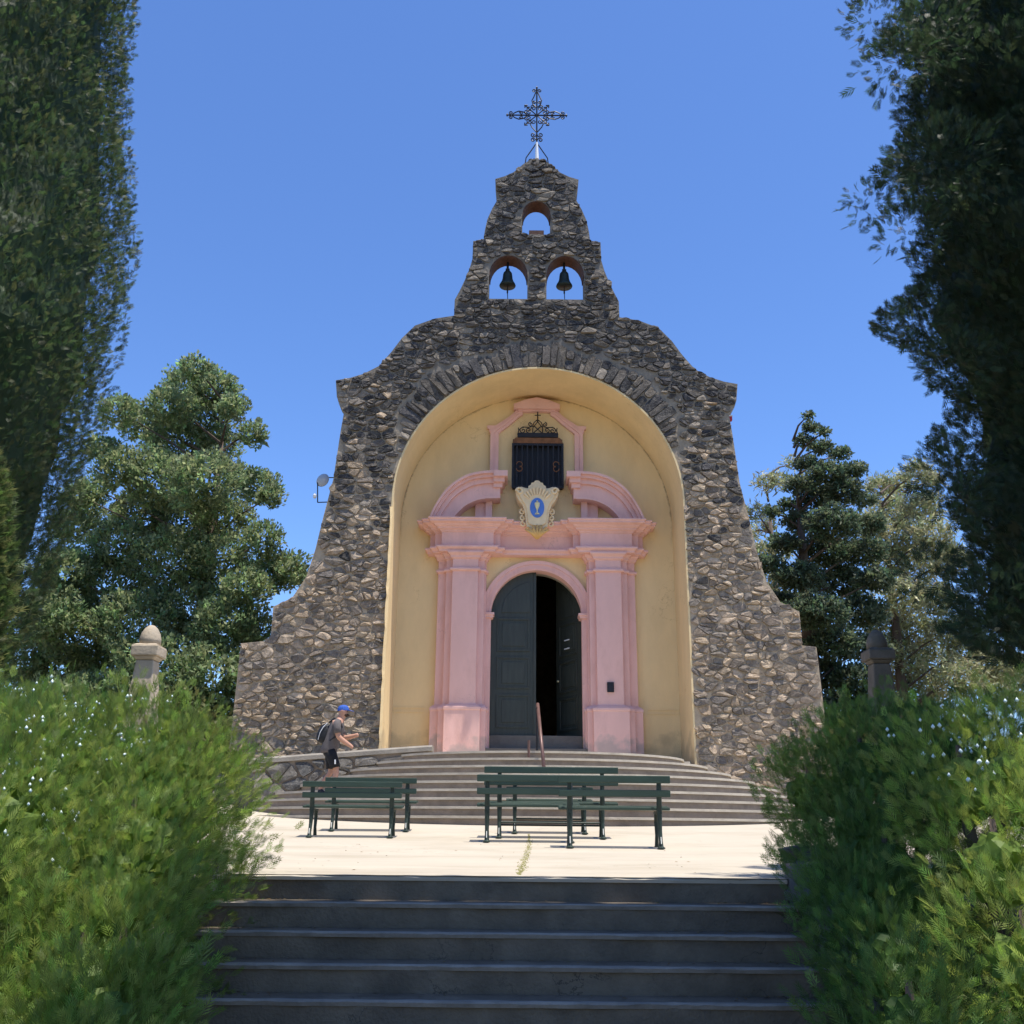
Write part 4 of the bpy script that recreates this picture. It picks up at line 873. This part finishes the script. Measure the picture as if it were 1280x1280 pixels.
def trunk(parent, pts, r0, r1, name='trunk'):
    mb = MB(); n = len(pts); mb.tube(pts, [r0 + (r1 - r0) * i / (n - 1) for i in range(n)], 8); return mb.build(name, M['bark'], parent, smooth=True)

# --- near shrubs
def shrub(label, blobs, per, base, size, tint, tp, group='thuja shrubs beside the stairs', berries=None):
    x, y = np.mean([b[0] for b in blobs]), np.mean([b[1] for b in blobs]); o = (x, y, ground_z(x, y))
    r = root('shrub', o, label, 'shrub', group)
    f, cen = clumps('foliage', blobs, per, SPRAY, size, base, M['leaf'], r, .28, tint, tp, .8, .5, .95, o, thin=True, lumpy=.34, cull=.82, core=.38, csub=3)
    for b in blobs[::2]: trunk(r, [(x + (b[0] - x) * .3, y + (b[1] - y) * .3, o[2] - .1), (b[0], b[1], b[2] - b[3] * .4), (b[0], b[1], b[2] + b[3] * .5)], .05, .015, 'stem')
    if berries:
        mb = MB(); rd = random.Random(3); idx = [i for i in range(len(cen)) if berries(cen[i])]
        for i in rd.sample(idx, min(len(idx), 380)):
            c = cen[i]; 
            for k in range(rd.choice((1, 2, 2, 3))):
                q = Vector((c[0] + rd.gauss(0, .02), c[1] + rd.gauss(0, .02) - .02, c[2] + .05 + rd.gauss(0, .02))); s = rd.uniform(.008, .0125)
                mb.add([q + Vector(v) * s for v in ((1, 0, 0), (-1, 0, 0), (0, 1, 0), (0, -1, 0), (0, 0, 1.3), (0, 0, -1.3))], [(0, 2, 4), (2, 1, 4), (1, 3, 4), (3, 0, 4), (2, 0, 5), (1, 2, 5), (3, 1, 5), (0, 3, 5)])
        tag(mb.build('berries', M['berry'], r, smooth=True), kind='stuff')
    return r
Lb = [(-2.3, 7.3, .35, .6), (-2.3, 6.6, .3, .62), (-2.2, 6.0, .1, .6), (-2.1, 5.5, -.2, .6), (-2.0, 5.0, -.5, .55), (-2.0, 4.6, -.9, .6), (-2.9, 7.0, .5, .7), (-2.9, 6.2, .4, .7), (-2.8, 5.6, .15, .7), (-2.7, 5.0, -.2, .7),
      (-2.6, 4.5, -.7, .7), (-3.6, 6.9, .5, .75), (-3.6, 6.1, .42, .75), (-3.5, 5.4, .1, .75), (-3.3, 4.8, -.3, .75), (-4.4, 6.8, .5, .8), (-2.3, 6.2, -.5, .6), (-2.2, 5.6, -.8, .6), (-2.2, 7, -.2, .6)]
Lb += [(-1.72, 4.6, -.58, .42), (-1.85, 5.1, -.4, .42), (-1.7, 4.3, -.8, .42), (-2.5, 6.6, -.1, .6), (-2.6, 7.4, -.05, .6), (-2.55, 7.0, .7, .55), (-3.3, 7.3, .6, .6), (-2.2, 6.9, .55, .5)]
Lb = [(a + .04, b, c + .05, d) for a, b, c, d in Lb]
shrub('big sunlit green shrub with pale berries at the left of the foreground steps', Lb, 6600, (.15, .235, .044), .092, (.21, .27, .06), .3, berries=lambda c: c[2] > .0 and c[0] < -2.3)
Rb = [(2.5, 7.5, .45, .5), (2.45, 6.9, .2, .55), (2.35, 6.3, -.05, .55), (2.2, 5.9, -.35, .5), (2.1, 5.4, -.7, .5), (2.05, 4.9, -1.0, .5), (3.0, 7.4, .6, .6), (3.0, 6.7, .45, .6), (3.6, 7.3, .65, .6), (4.2, 7.2, .65, .6), (2.4, 6.6, -.4, .5), (2.4, 7.4, -.05, .5)]
Rb += [(1.82, 4.7, -.6, .4), (1.92, 5.2, -.4, .4), (1.8, 4.4, -.85, .4), (1.95, 5.7, -.2, .36), (2.6, 7.3, .66, .5), (2.95, 7.7, .7, .55), (2.3, 7.6, .5, .42), (3.4, 7.7, .7, .55)]
Rb = [(a - .1, b, c + .08, d) for a, b, c, d in Rb]
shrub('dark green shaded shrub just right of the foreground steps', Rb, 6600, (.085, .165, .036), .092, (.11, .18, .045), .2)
Rc = [(2.6, 5.7, .4, .48), (3.0, 5.8, .42, .6), (2.55, 5.3, 0, .48), (2.9, 5.2, 0, .62), (2.4, 4.8, -.4, .48), (2.7, 4.6, -.6, .6), (3.3, 5.3, .2, .6)]
Rc = [(a - .1, b, c + .12, d) for a, b, c, d in Rc]
shrub('brighter shrub with sunlit sprays at the right edge, in front of the dark shrub', Rc, 7000, (.18, .27, .05), .09, (.21, .27, .06), .3, berries=lambda c: c[2] > .45 and rng.random() < .05)

# --- tall cypresses at the sides
def crown_prof(pts, cx, cy, sgn, inset):   # crown radius whose edge seen from the photograph's spot passes the given points
    d = math.hypot(cx, cy); pc = math.atan2(abs(cx), cy); out = []
    for a, b in pts:
        q = P(a, b, cy); ph = math.atan2(sgn * q.x, cy); r_ = max(.18, d * math.sin(pc - ph) - inset); k = (d - r_ * .3) / d
        out.append((ZC + (q.z - ZC) * k, r_))
    return out
def cypress(label, cx, cy, prof, n, base, size=.26, tint=None, tp=0, lumps=.18, z_top=None, group='tall cypresses flanking the stairs', seed=0, near=True):
    z0 = ground_z(cx, cy); r = root('cypress_tree', (cx, cy, z0), label, 'tree', group); o = (cx, cy, z0)
    zs = np.array([p[0] for p in prof]); rs = np.array([p[1] for p in prof]); rg = np.random.default_rng(seed)
    # fine sprays where the crown is seen close, larger ones round the back and aloft
    def layer(name, m0, size, sel, thin=False):
        t = rg.uniform(zs[0], zs[-1], m0); rr = np.interp(t, zs, rs); a = rg.uniform(0, 2 * np.pi, m0)
        to = math.atan2(-cy, -cx); front = (np.cos(a - to) > -.3) & (t < 10.8); kp = (rg.random(m0) < rr / rs.max()) & (front if sel else ~front)
        t, rr, a = t[kp], rr[kp], a[kp]; m = len(t)
        lump = lumps * (np.sin(a * 5 + t * 1.3 + seed) * np.sin(t * 2.6 + a * 2) + .7 * np.sin(a * 11 + t * 3.1) * np.sin(t * 5.3 + 2 * seed + a * 3))
        depth = rg.random(m) ** 2 * .2; rad = rr * (1 + lump - depth); cen = np.stack([cx + rad * np.cos(a), cy + rad * np.sin(a), t], 1)
        big = np.ones(m)
        if thin:
            iv = in_view(cen, 110); k = iv | (rg.random(m) < .2); big = np.where(iv, 1, 2.1)[k]; cen, a = cen[k], a[k]; m = len(cen)
        dr = np.stack([np.cos(a) * .7, np.sin(a) * .7, np.full(m, .85)], 1) + .45 * rg.normal(size=(m, 3)); sz = size * big * rg.uniform(.6, 1.3, m)
        foliage(name, SPRAY2, cen, dr, sz, cols_of(m, base, .28, tint, tp), M['leaf'], r, origin=o)
    if near: layer('crown', n, size, True, True)
    layer('upper_crown', n // 16 if near else n, size * 2.2 if near else size, False)
    if not near: layer('crown', n, size, True)
    # dense inner mass of the crown
    mb = MB(); nn = 18; vv = []; zz = np.linspace(zs[0] + .15, zs[-1] - .1, 26)
    for z in zz:
        q = float(np.interp(z, zs, rs))
        for k in range(nn):
            b = 2 * math.pi * k / nn; rad_ = q * (.86 + lumps * .9 * math.sin(b * 5 + z * 1.3 + seed) * math.sin(z * 2.6 + b * 2)); vv.append((cx + rad_ * math.cos(b), cy + rad_ * math.sin(b), z))
    mb.add(vv, [(i * nn + k, i * nn + (k + 1) % nn, (i + 1) * nn + (k + 1) % nn, (i + 1) * nn + k) for i in range(25) for k in range(nn)], base); mb.build('inner_crown', M['leaf'], r, cols=True)
    trunk(r, [(cx, cy, z0 - .2), (cx, cy, zs[0] + 1), (cx, cy, zs[-1] * .8)], .22, .05); return r
LY = 8.8; LX = -6.1
sil = [(8, 812), (35, 770), (62, 700), (85, 620), (108, 560), (128, 480), (148, 420), (156, 330), (163, 220), (172, 110), (172, 30)]
prof = crown_prof(sil, LX, LY, -1, .02); zt = prof[-1][0]; rt_ = prof[-1][1]
prof = prof + [(zt + 2.5, rt_ * .93), (zt + 5, rt_ * .7), (zt + 7.5, .2)]
cypress('tall dense dark green cypress at the left edge with a clipped tapering base', LX, LY, prof, 135000, (.045, .08, .032), .088, (.09, .11, .045), .2, .07, seed=1)
cypress('narrow second cypress at the far left edge, its tip sunlit, beside the tall one', -4.75, 8.0, [(.4, .4), (1.4, .55), (2.2, .55), (3.0, .42), (3.5, .15)], 22000, (.07, .12, .035), .12, (.13, .15, .055), .35, .12, seed=5)
RX, RY = 5.4, 7.4
silr = [(1262, 812), (1220, 785), (1172, 745), (1185, 690), (1180, 620), (1190, 560), (1196, 500), (1172, 420), (1130, 345), (1118, 260), (1128, 180), (1108, 110), (1095, 30)]
prof = crown_prof(silr, RX, RY, 1, .12); zt = prof[-1][0]; rt_ = prof[-1][1]
prof = prof + [(zt + 1.0, rt_ * .85), (zt + 2.0, rt_ * .5), (zt + 3.0, .2)]
cypress('tall dark cypress at the right edge with ragged boughs against the sky', RX, RY, prof, 110000, (.03, .055, .026), .1, (.045, .065, .03), .2, .16, seed=3)
# ragged boughs on its left side
RR = bpy.data.objects['cypress_tree.002']; oo = tuple(RR['_o'])
bl = []
for px, py, rp in ((1090, 45, 30), (1100, 120, 30), (1092, 240, 20), (1108, 330, 28), (1150, 400, 25), (1178, 600, 30), (1165, 650, 20), (1170, 720, 26), (1210, 780, 35), (1260, 800, 30), (1130, 100, 40), (1150, 250, 45), (1190, 460, 30)):
    q = P(px, py, RY - .4); bl.append((q.x, q.y + random.uniform(-.5, .5), q.z, rp / 1250 * 12))
clumps('bough', bl, 9000, SPRAY2, .09, (.03, .055, .026), M['leaf'], RR, .28, None, 0, .3, .95, .8, oo)

# unseen tree above the frame, its crown shaped to shade the stairs
o = (4.9, 1.3, ground_z(4.9, 1.3)); r = root('added_shade_tree', o, 'added unseen tree above the frame, its crown shaped to shade the foreground steps', 'tree')
cb = [(x, y, 13.8 + random.uniform(-.6, .6), .7) for x in np.arange(1.95, 4.75, .58) for y in np.arange(1.9, 4.2, .5) if x < 4.2 or y > 3.8] + [(x, 4.42, 13.8, .45) for x in np.arange(1.7, 5.3, .36)] + [(5.2, 4.3, 13.9, .45)]
clumps('crown', cb, 620, TUFT, .34, (.045, .07, .03), M['leaf'], r, .28, None, 0, .4, .6, .8, o, cull=0); trunk(r, [(4.9, 1.3, o[2] - .2), (4.8, 1.35, 6), (4.2, 2.2, 11), (3.2, 3, 13.6)], .25, .07)
mb = MB()
for x, y, z, q in cb[::3]: mb.tube([(4.2, 2.2, 11), ((x + 3.6) / 2, (y + 2.6) / 2, 12.6), (x, y, z)], [.06, .045, .015], 5)
tag(mb.build('limbs', M['bark'], r), kind='stuff')

# --- trees behind the church
def bg_tree(name, label, cat, blobs_px, Y, per, tpl, size, base, material, tint, tp, up, trunk_px, group=None, jit=1.6, shell=.5, squash=.8, tr=.35, limbs=True):
    q0 = P(trunk_px, 1000, Y); o = (q0.x, Y, ground_z(q0.x, Y)); r = root(name, o, label, cat, group); rd = random.Random(int(Y * 10 + trunk_px)); bl = []
    for px, py, rp in blobs_px:
        yy = Y + rd.uniform(-jit, jit); q = P(px, py, yy); bl.append((q.x, yy, q.z, rp / 1250 * (Y * 1.04) * 1.0))
    clumps('crown', bl, per, tpl, size, base, material, r, .3, tint, tp, up, shell, squash, o)
    top = max(b[2] for b in bl); trunk(r, [(o[0], Y, o[2] - .2), (o[0] + .1, Y, (o[2] + top) * .5), (o[0] + .1, Y, top - max(.9, .16 * (top - o[2])))], tr, .05)
    if limbs:
        mb = MB()
        for x, y, z, rr in bl:
            zb = max(o[2] + 1, z - .45 * abs(x - o[0]) - .3); mb.tube([(o[0] + .08, Y, zb), ((x + o[0]) / 2, (y + Y) / 2, (z + zb) / 2 + .1), (x, y, z)], [.045, .03, .012], 5)
        tag(mb.build('limbs', M['bark'], r), kind='stuff')
    return r
cedar = [(95, 660, 30), (78, 715, 34), (100, 620, 24), (60, 760, 36), (245, 462, 22), (232, 485, 34), (268, 488, 36), (215, 510, 36), (258, 520, 44), (292, 510, 22), (150, 515, 26), (175, 530, 30), (225, 555, 50), (275, 560, 32), (316, 543, 22), (130, 562, 22), (150, 585, 32), (200, 600, 48), (255, 605, 48), (120, 612, 24), (325, 608, 30), (300, 595, 22), (340, 620, 18), (175, 645, 40), (230, 655, 50), (280, 650, 38), (110, 640, 26), (150, 680, 40), (215, 700, 52), (275, 700, 42), (330, 672, 26), (360, 712, 28), (335, 715, 28), (375, 720, 16), (310, 735, 30), (90, 715, 38), (140, 735, 50), (60, 770, 42), (100, 790, 55), (170, 780, 55), (240, 760, 50), (285, 780, 45), (320, 790, 30), (30, 820, 36), (70, 840, 45), (130, 850, 50), (200, 840, 55), (265, 845, 50), (310, 850, 30), (20, 860, 30), (100, 890, 60), (220, 900, 60), (180, 930, 60), (60, 920, 60)]
bg_tree('cedar_tree', 'big spreading grey green conifer left of the church', 'tree', cedar, 27, 1100, TUFT, .155, (.175, .245, .11), M['leaf'], (.25, .29, .14), .3, .8, 225, jit=2.0)
fir = [(1009, 520, 8), (1014, 534, 11), (1030, 540, 8), (1005, 550, 12), (1025, 560, 17), (1050, 568, 14), (1010, 580, 16), (1068, 588, 16), (1035, 592, 24), (1000, 606, 18), (1055, 615, 26), (1020, 622, 26), (985, 632, 14), (1080, 625, 16), (965, 640, 12), (1000, 652, 24), (1040, 655, 34), (1085, 655, 22), (980, 680, 22), (1030, 690, 36), (1080, 690, 30), (960, 705, 18), (1000, 722, 30), (1050, 728, 38), (1095, 725, 24), (975, 750, 20), (1020, 765, 36), (1075, 765, 34), (1000, 800, 24), (1040, 805, 38), (1085, 810, 28), (1030, 845, 36), (1075, 850, 32), (1035, 890, 40), (1090, 890, 40)]
bg_tree('fir_tree', 'pointed dark conifer right of the church', 'tree', fir, 28, 2000, TUFT, .15, (.085, .125, .07), M['leaf'], (.14, .165, .09), .2, .2, 1025, jit=1.4, shell=.8, squash=.6)
eu1 = [(992, 580, 12), (975, 600, 12), (958, 603, 14), (945, 640, 14), (940, 665, 14), (960, 655, 12), (950, 690, 16), (975, 690, 15), (945, 720, 14), (970, 725, 18), (985, 755, 20), (960, 745, 14)]
bg_tree('eucalyptus_tree', 'thin olive tree showing between the church flank and the dark conifer', 'tree', eu1, 34, 1100, TUFT2, .24, (.28, .30, .145), M['euc'], (.38, .37, .195), .35, -.25, 985, 'olive trees behind the dark conifer', jit=1.5, shell=.95, tr=.2)
eu2 = [(1100, 610, 22), (1125, 605, 18), (1148, 590, 18), (1165, 600, 14), (1115, 640, 28), (1150, 635, 26), (1090, 660, 22), (1130, 675, 30), (1165, 670, 26), (1110, 705, 26), (1150, 710, 30), (1185, 700, 24), (1125, 745, 30), (1165, 750, 28), (1105, 785, 30), (1145, 790, 32), (1185, 790, 26), (1120, 825, 34), (1165, 830, 32), (1205, 815, 22), (1230, 830, 26), (1262, 835, 22), (1200, 850, 30), (1250, 865, 30), (1140, 870, 40), (1290, 840, 30)]
bg_tree('eucalyptus_tree', 'wide airy olive tree behind the right shrubs', 'tree', eu2, 33, 1100, TUFT2, .24, (.28, .30, .145), M['euc'], (.38, .37, .195), .35, -.25, 1140, 'olive trees behind the dark conifer', jit=1.8, shell=.95, tr=.25)
low = [(-12, 24, 1.2, 1.6), (-9.5, 25, 1.0, 1.5), (-14.5, 23, 1.4, 1.7), (-17, 24, 1.2, 1.8), (-7.4, 24, .9, 1.3), (-6.6, 25.5, 1.2, 1.5), (-8.5, 26, 1.8, 1.6), (-6.9, 24.5, 2.1, 1.2), (-8, 24.8, 2.6, 1.3)]
def hedge(label, bl):
    o = (bl[0][0], bl[0][1], 0); r = root('bush', o, label, 'bush', 'bushes under the background trees'); clumps('foliage', bl, 520, TUFT, .2, (.10, .13, .045), M['leaf'], r, .3, (.17, .18, .07), .3, .6, .4, .8, o, core=.8); trunk(r, [(o[0], o[1], 0), (o[0], o[1], 1.2)], .08, .03, 'stem')
hedge('low yellow green bushes under the left conifer', low); hedge('low green bushes under the right conifer', [(9.5, 25, 1., 1.4), (11.5, 24.5, 1.1, 1.5), (14, 25, 1.2, 1.6), (16.5, 25, 1.2, 1.7), (7.6, 24.5, .9, 1.2), (8.2, 25.2, 2.2, 1.2), (9.5, 25, 2.4, 1.2)])

# ================================================================== THE WALKING MAN
def skin_mesh(name, verts, edges, radii, material, parent, lev=2, rootv=0):
    me = bpy.data.meshes.new(name); me.from_pydata(verts, edges, []); o = bpy.data.objects.new(name, me); C.objects.link(o)
    sk = o.modifiers.new('s', 'SKIN'); sk.use_smooth_shade = True
    for i, v in enumerate(me.skin_vertices[0].data):
        r = radii[i]; v.radius = r if isinstance(r, tuple) else (r, r); v.use_root = (i == rootv)
    ss = o.modifiers.new('u', 'SUBSURF'); ss.levels = lev; ss.render_levels = lev
    dg = bpy.context.evaluated_depsgraph_get(); m2 = bpy.data.meshes.new_from_object(o.evaluated_get(dg)); bpy.data.objects.remove(o)
    m2.name = name; m2.materials.clear(); return link(name, m2, material, parent)
MY = 17.9; mp = P(412, 1005, MY); mz = LZ - .149 * 6 + .002
man = empty('person', (mp.x, MY, mz)); tag(man, 'man in blue cap, grey t-shirt and black shorts walking right up the steps', 'person')
V = [(0, 0, .90), (.05, 0, 1.05), (.11, 0, 1.22), (.17, 0, 1.35), (.205, 0, 1.44), (.235, 0, 1.50), (.26, 0, 1.58), (.255, 0, 1.645),
     (.14, -.17, 1.36), (.16, -.215, 1.22), (.18, -.225, 1.09), (.30, -.215, .99), (.405, -.205, .915), (.45, -.2, .87),
     (.15, .17, 1.36), (.2, .215, 1.23), (.26, .215, 1.11), (.38, .18, 1.12), (.49, .15, 1.14), (.545, .14, 1.15),
     (.01, -.09, .84), (.09, -.1, .66), (.13, -.1, .48), (.09, -.1, .30), (.04, -.1, .09), (.10, -.1, .04), (.22, -.1, .03),
     (0, .09, .84), (.02, .1, .66), (.02, .1, .48), (-.1, .1, .34), (-.20, .1, .16), (-.15, .1, .08), (-.06, .1, .03)]
E_ = [(0, 1), (1, 2), (2, 3), (3, 4), (4, 5), (5, 6), (6, 7), (3, 8), (8, 9), (9, 10), (10, 11), (11, 12), (12, 13), (3, 14), (14, 15), (15, 16), (16, 17), (17, 18), (18, 19),
      (0, 20), (20, 21), (21, 22), (22, 23), (23, 24), (24, 25), (25, 26), (0, 27), (27, 28), (28, 29), (29, 30), (30, 31), (31, 32), (32, 33)]
Rr = [(.12, .14), (.11, .135), (.12, .15), (.10, .13), .075, .078, (.112, .092), (.105, .09), .07, .062, .054, .05, .038, (.034, .05), .07, .062, .054, .05, .038, (.05, .034),
      .088, .078, .056, .058, .038, .04, .032, .088, .078, .056, .058, .038, .04, .032]
# fingers: separate chains rooted in the palm
def fingers(base, d, side, up):
    d = Vector(d).normalized(); side = Vector(side); up = Vector(up)
    for k, (o, L) in enumerate(((-.027, .062), (-.009, .072), (.009, .068), (.027, .052))):
        n = len(V); p = Vector(base) + side * o
        V.extend([tuple(p), tuple(p + d * L * .55), tuple(p + d * L * .9 - up * L * .35)]); E_.extend([(n, n + 1), (n + 1, n + 2)]); Rr.extend([.0095, .009, .0075])
    n = len(V); p = Vector(base) - d * .045 - side * .032; V.extend([tuple(p), tuple(p - side * .022 + d * .03), tuple(p - side * .024 + d * .058)]); E_.extend([(n, n + 1), (n + 1, n + 2)]); Rr.extend([.012, .011, .009])
fingers((.468, -.198, .852), (.6, .05, -.7), (.0, 1, 0), (.7, 0, .7)); fingers((.57, .138, 1.152), (1, -.1, .1), (0, .3, .95), (0, -.9, .3))
body = skin_mesh('body', V, E_, Rr, M['skin'], man)
def loft(mb, rings, n=16):
    vv = [(c[0] + rx * math.cos(2 * math.pi * k / n), c[1] + ry * math.sin(2 * math.pi * k / n), c[2] - tilt * rx * math.cos(2 * math.pi * k / n)) for c, rx, ry, tilt in rings for k in range(n)]
    m = len(rings); mb.add(vv, [(i * n + k, i * n + (k + 1) % n, (i + 1) * n + (k + 1) % n, (i + 1) * n + k) for i in range(m - 1) for k in range(n)] + [tuple(range(n - 1, -1, -1)), tuple((m - 1) * n + k for k in range(n))])
mb = MB(); loft(mb, [((-.02, 0, .82), .152, .19, .1), ((-.01, 0, .90), .155, .192, .12), ((.03, 0, 1.02), .152, .185, .25), ((.08, 0, 1.15), .155, .19, .3), ((.125, 0, 1.27), .145, .195, .35), ((.155, 0, 1.36), .125, .19, .4), ((.18, 0, 1.42), .085, .12, .4), ((.2, 0, 1.45), .062, .068, .3)])
for s_ in (-1, 1):
    pts = [(.15, -.12, 1.385), (.145, -.19, 1.34), (.158, -.222, 1.25), (.168, -.23, 1.16)] if s_ < 0 else [(.15, .12, 1.385), (.15, .19, 1.34), (.2, .222, 1.25), (.235, .222, 1.17)]
    mb.tube(pts, [.07, .078, .074, .074], 12)
mb.build('shirt', M['shirt'], man, origin=(0, 0, 0), smooth=True)
mb = MB(); loft(mb, [((.03, 0, .74), .10, .15, 0), ((.01, 0, .80), .13, .178, .05), ((-.005, 0, .88), .132, .172, .1), ((0, 0, .94), .12, .155, .15)])
mb.tube([(.01, -.09, .86), (.05, -.1, .74), (.09, -.105, .62), (.105, -.108, .54)], [.105, .105, .1, .1], 12); mb.tube([(.0, .09, .86), (.01, .1, .74), (.02, .105, .62), (.022, .106, .54)], [.105, .105, .1, .1], 12)
mb.build('shorts', M['shorts'], man, origin=(0, 0, 0), smooth=True)
mb = MB(); mb.box(.1, .125, -.215, -.205, .6, .68); mb.build('pale_patch', M['white'], man, origin=(0, 0, 0))
for y, a, t in ((-.1, (.04, .0), (.2, .0)), (.1, (-.19, .09), (-.05, .0))):
    mb = MB(); skin_mesh('shoe', [(a[0] - .05, y, a[1] + .05), (a[0] + .02, y, a[1] + .06), (a[0] + .1, y, t[1] + .04), (t[0] + .03, y, t[1] + .035)], [(0, 1), (1, 2), (2, 3)], [(.045, .045), (.055, .055), (.05, .038), (.04, .03)], M['shoe'], man)
# cap, nose, ears, beard
mb = MB(); n = 16; vv = []; hc = Vector((.262, 0, 1.60))
for i, (rr, z) in enumerate(((1.0, 0), (.99, .03), (.93, .06), (.78, .085), (.5, .104), (.2, .112), (.02, .114))):
    for k in range(n): a = 2 * math.pi * k / n; vv.append(hc + Vector((.112 * rr * math.cos(a), .096 * rr * math.sin(a), z)))
mb.add(vv, [(i * n + k, i * n + (k + 1) % n, (i + 1) * n + (k + 1) % n, (i + 1) * n + k) for i in range(6) for k in range(n)] + [tuple(6 * n + k for k in range(n))])
lp = [(.05 + .15 * math.sin(math.pi * k / 10), -.075 + .15 * k / 10) for k in range(11)]
vv = [hc + Vector((x, y, .012 - max(0, x - .06) * .25)) for x, y in lp] + [hc + Vector((x, y, .022 - max(0, x - .06) * .25)) for x, y in lp]
mb.add(vv, [tuple(range(10, -1, -1)), tuple(range(11, 22))] + [(k, (k + 1) % 11, 11 + (k + 1) % 11, 11 + k) for k in range(11)]); cp = mb.build('cap', M['cap'], man, origin=(0, 0, 0), smooth=False)
mb = MB(); mb.add([hc + Vector(v) for v in ((.1, -.02, .03), (.1, .02, .03), (.092, .02, .07), (.092, -.02, .07))], [(0, 1, 2, 3)]); mb.build('cap_patch', M['white'], cp, origin=(0, 0, 0))
mb = MB(); rock(mb, (.325, 0, 1.512), .05, random.Random(2), None, .75); rock(mb, (.30, -.045, 1.515), .035, random.Random(3), None, .9); rock(mb, (.30, .045, 1.515), .035, random.Random(4), None, .9); mb.build('beard', M['beard'], man, origin=(0, 0, 0), smooth=True)
mb = MB(); mb.add([(.335, -.014, 1.545), (.335, .014, 1.545), (.368, 0, 1.553), (.34, 0, 1.59)], [(0, 1, 2), (1, 3, 2), (3, 0, 2)]); mb.build('nose', M['skin'], man, origin=(0, 0, 0), smooth=True)
for s in (-1, 1):
    mb = MB(); mb.lathe((0, 0, 0), [(.004, -.012), (.026, -.004), (.03, .006), (.004, .004)], 10); e = mb.build('ear', M['skin'], man, origin=(0, 0, 0), smooth=True); e.location = (.245, s * .076, 1.565); e.rotation_euler = (R_(90), 0, 0)
    mb = MB(); mb.lathe((.338, s * .032, 1.578), [(.002, -.009), (.009, 0), (.002, .009)], 8); mb.build('eye', M['beard'], man, origin=(0, 0, 0), smooth=True)
# his backpack (carried)
bp_ = empty('backpack', (mp.x, MY, mz)); tag(bp_, "black backpack with a pale zip on the walking man's back", 'backpack')
skin_mesh('pack_body', [(-.16, 0, 1.0), (-.11, 0, 1.12), (-.05, 0, 1.26), (.01, 0, 1.36)], [(0, 1), (1, 2), (2, 3)], [(.105, .13), (.14, .165), (.13, .16), (.075, .11)], M['pack'], bp_)
for s in (-1, 1):
    mb = MB(); mb.tube([(.0, s * .1, 1.38), (.1, s * .125, 1.455), (.21, s * .13, 1.40), (.245, s * .15, 1.28), (.17, s * .185, 1.14), (.02, s * .17, 1.04), (-.09, s * .1, 1.0)], .017, 6); mb.build('strap', M['pack'], bp_, origin=(0, 0, 0), smooth=True)
mb = MB(); mb.tube([(-.21, -.11, 1.07), (-.17, -.14, 1.2), (-.11, -.13, 1.3), (-.03, -.1, 1.38)], .006, 5); mb.build('zip', M['white'], bp_, origin=(0, 0, 0))

man.scale = bp_.scale = (.92, .95, .92)
for o in (man, bp_): o.rotation_euler = (0, R_(-4), R_(6))
# tidy helper properties
for o in bpy.data.objects:
    if '_o' in o: del o['_o']
for m in bpy.data.materials:
    if 'out' in m: del m['out']
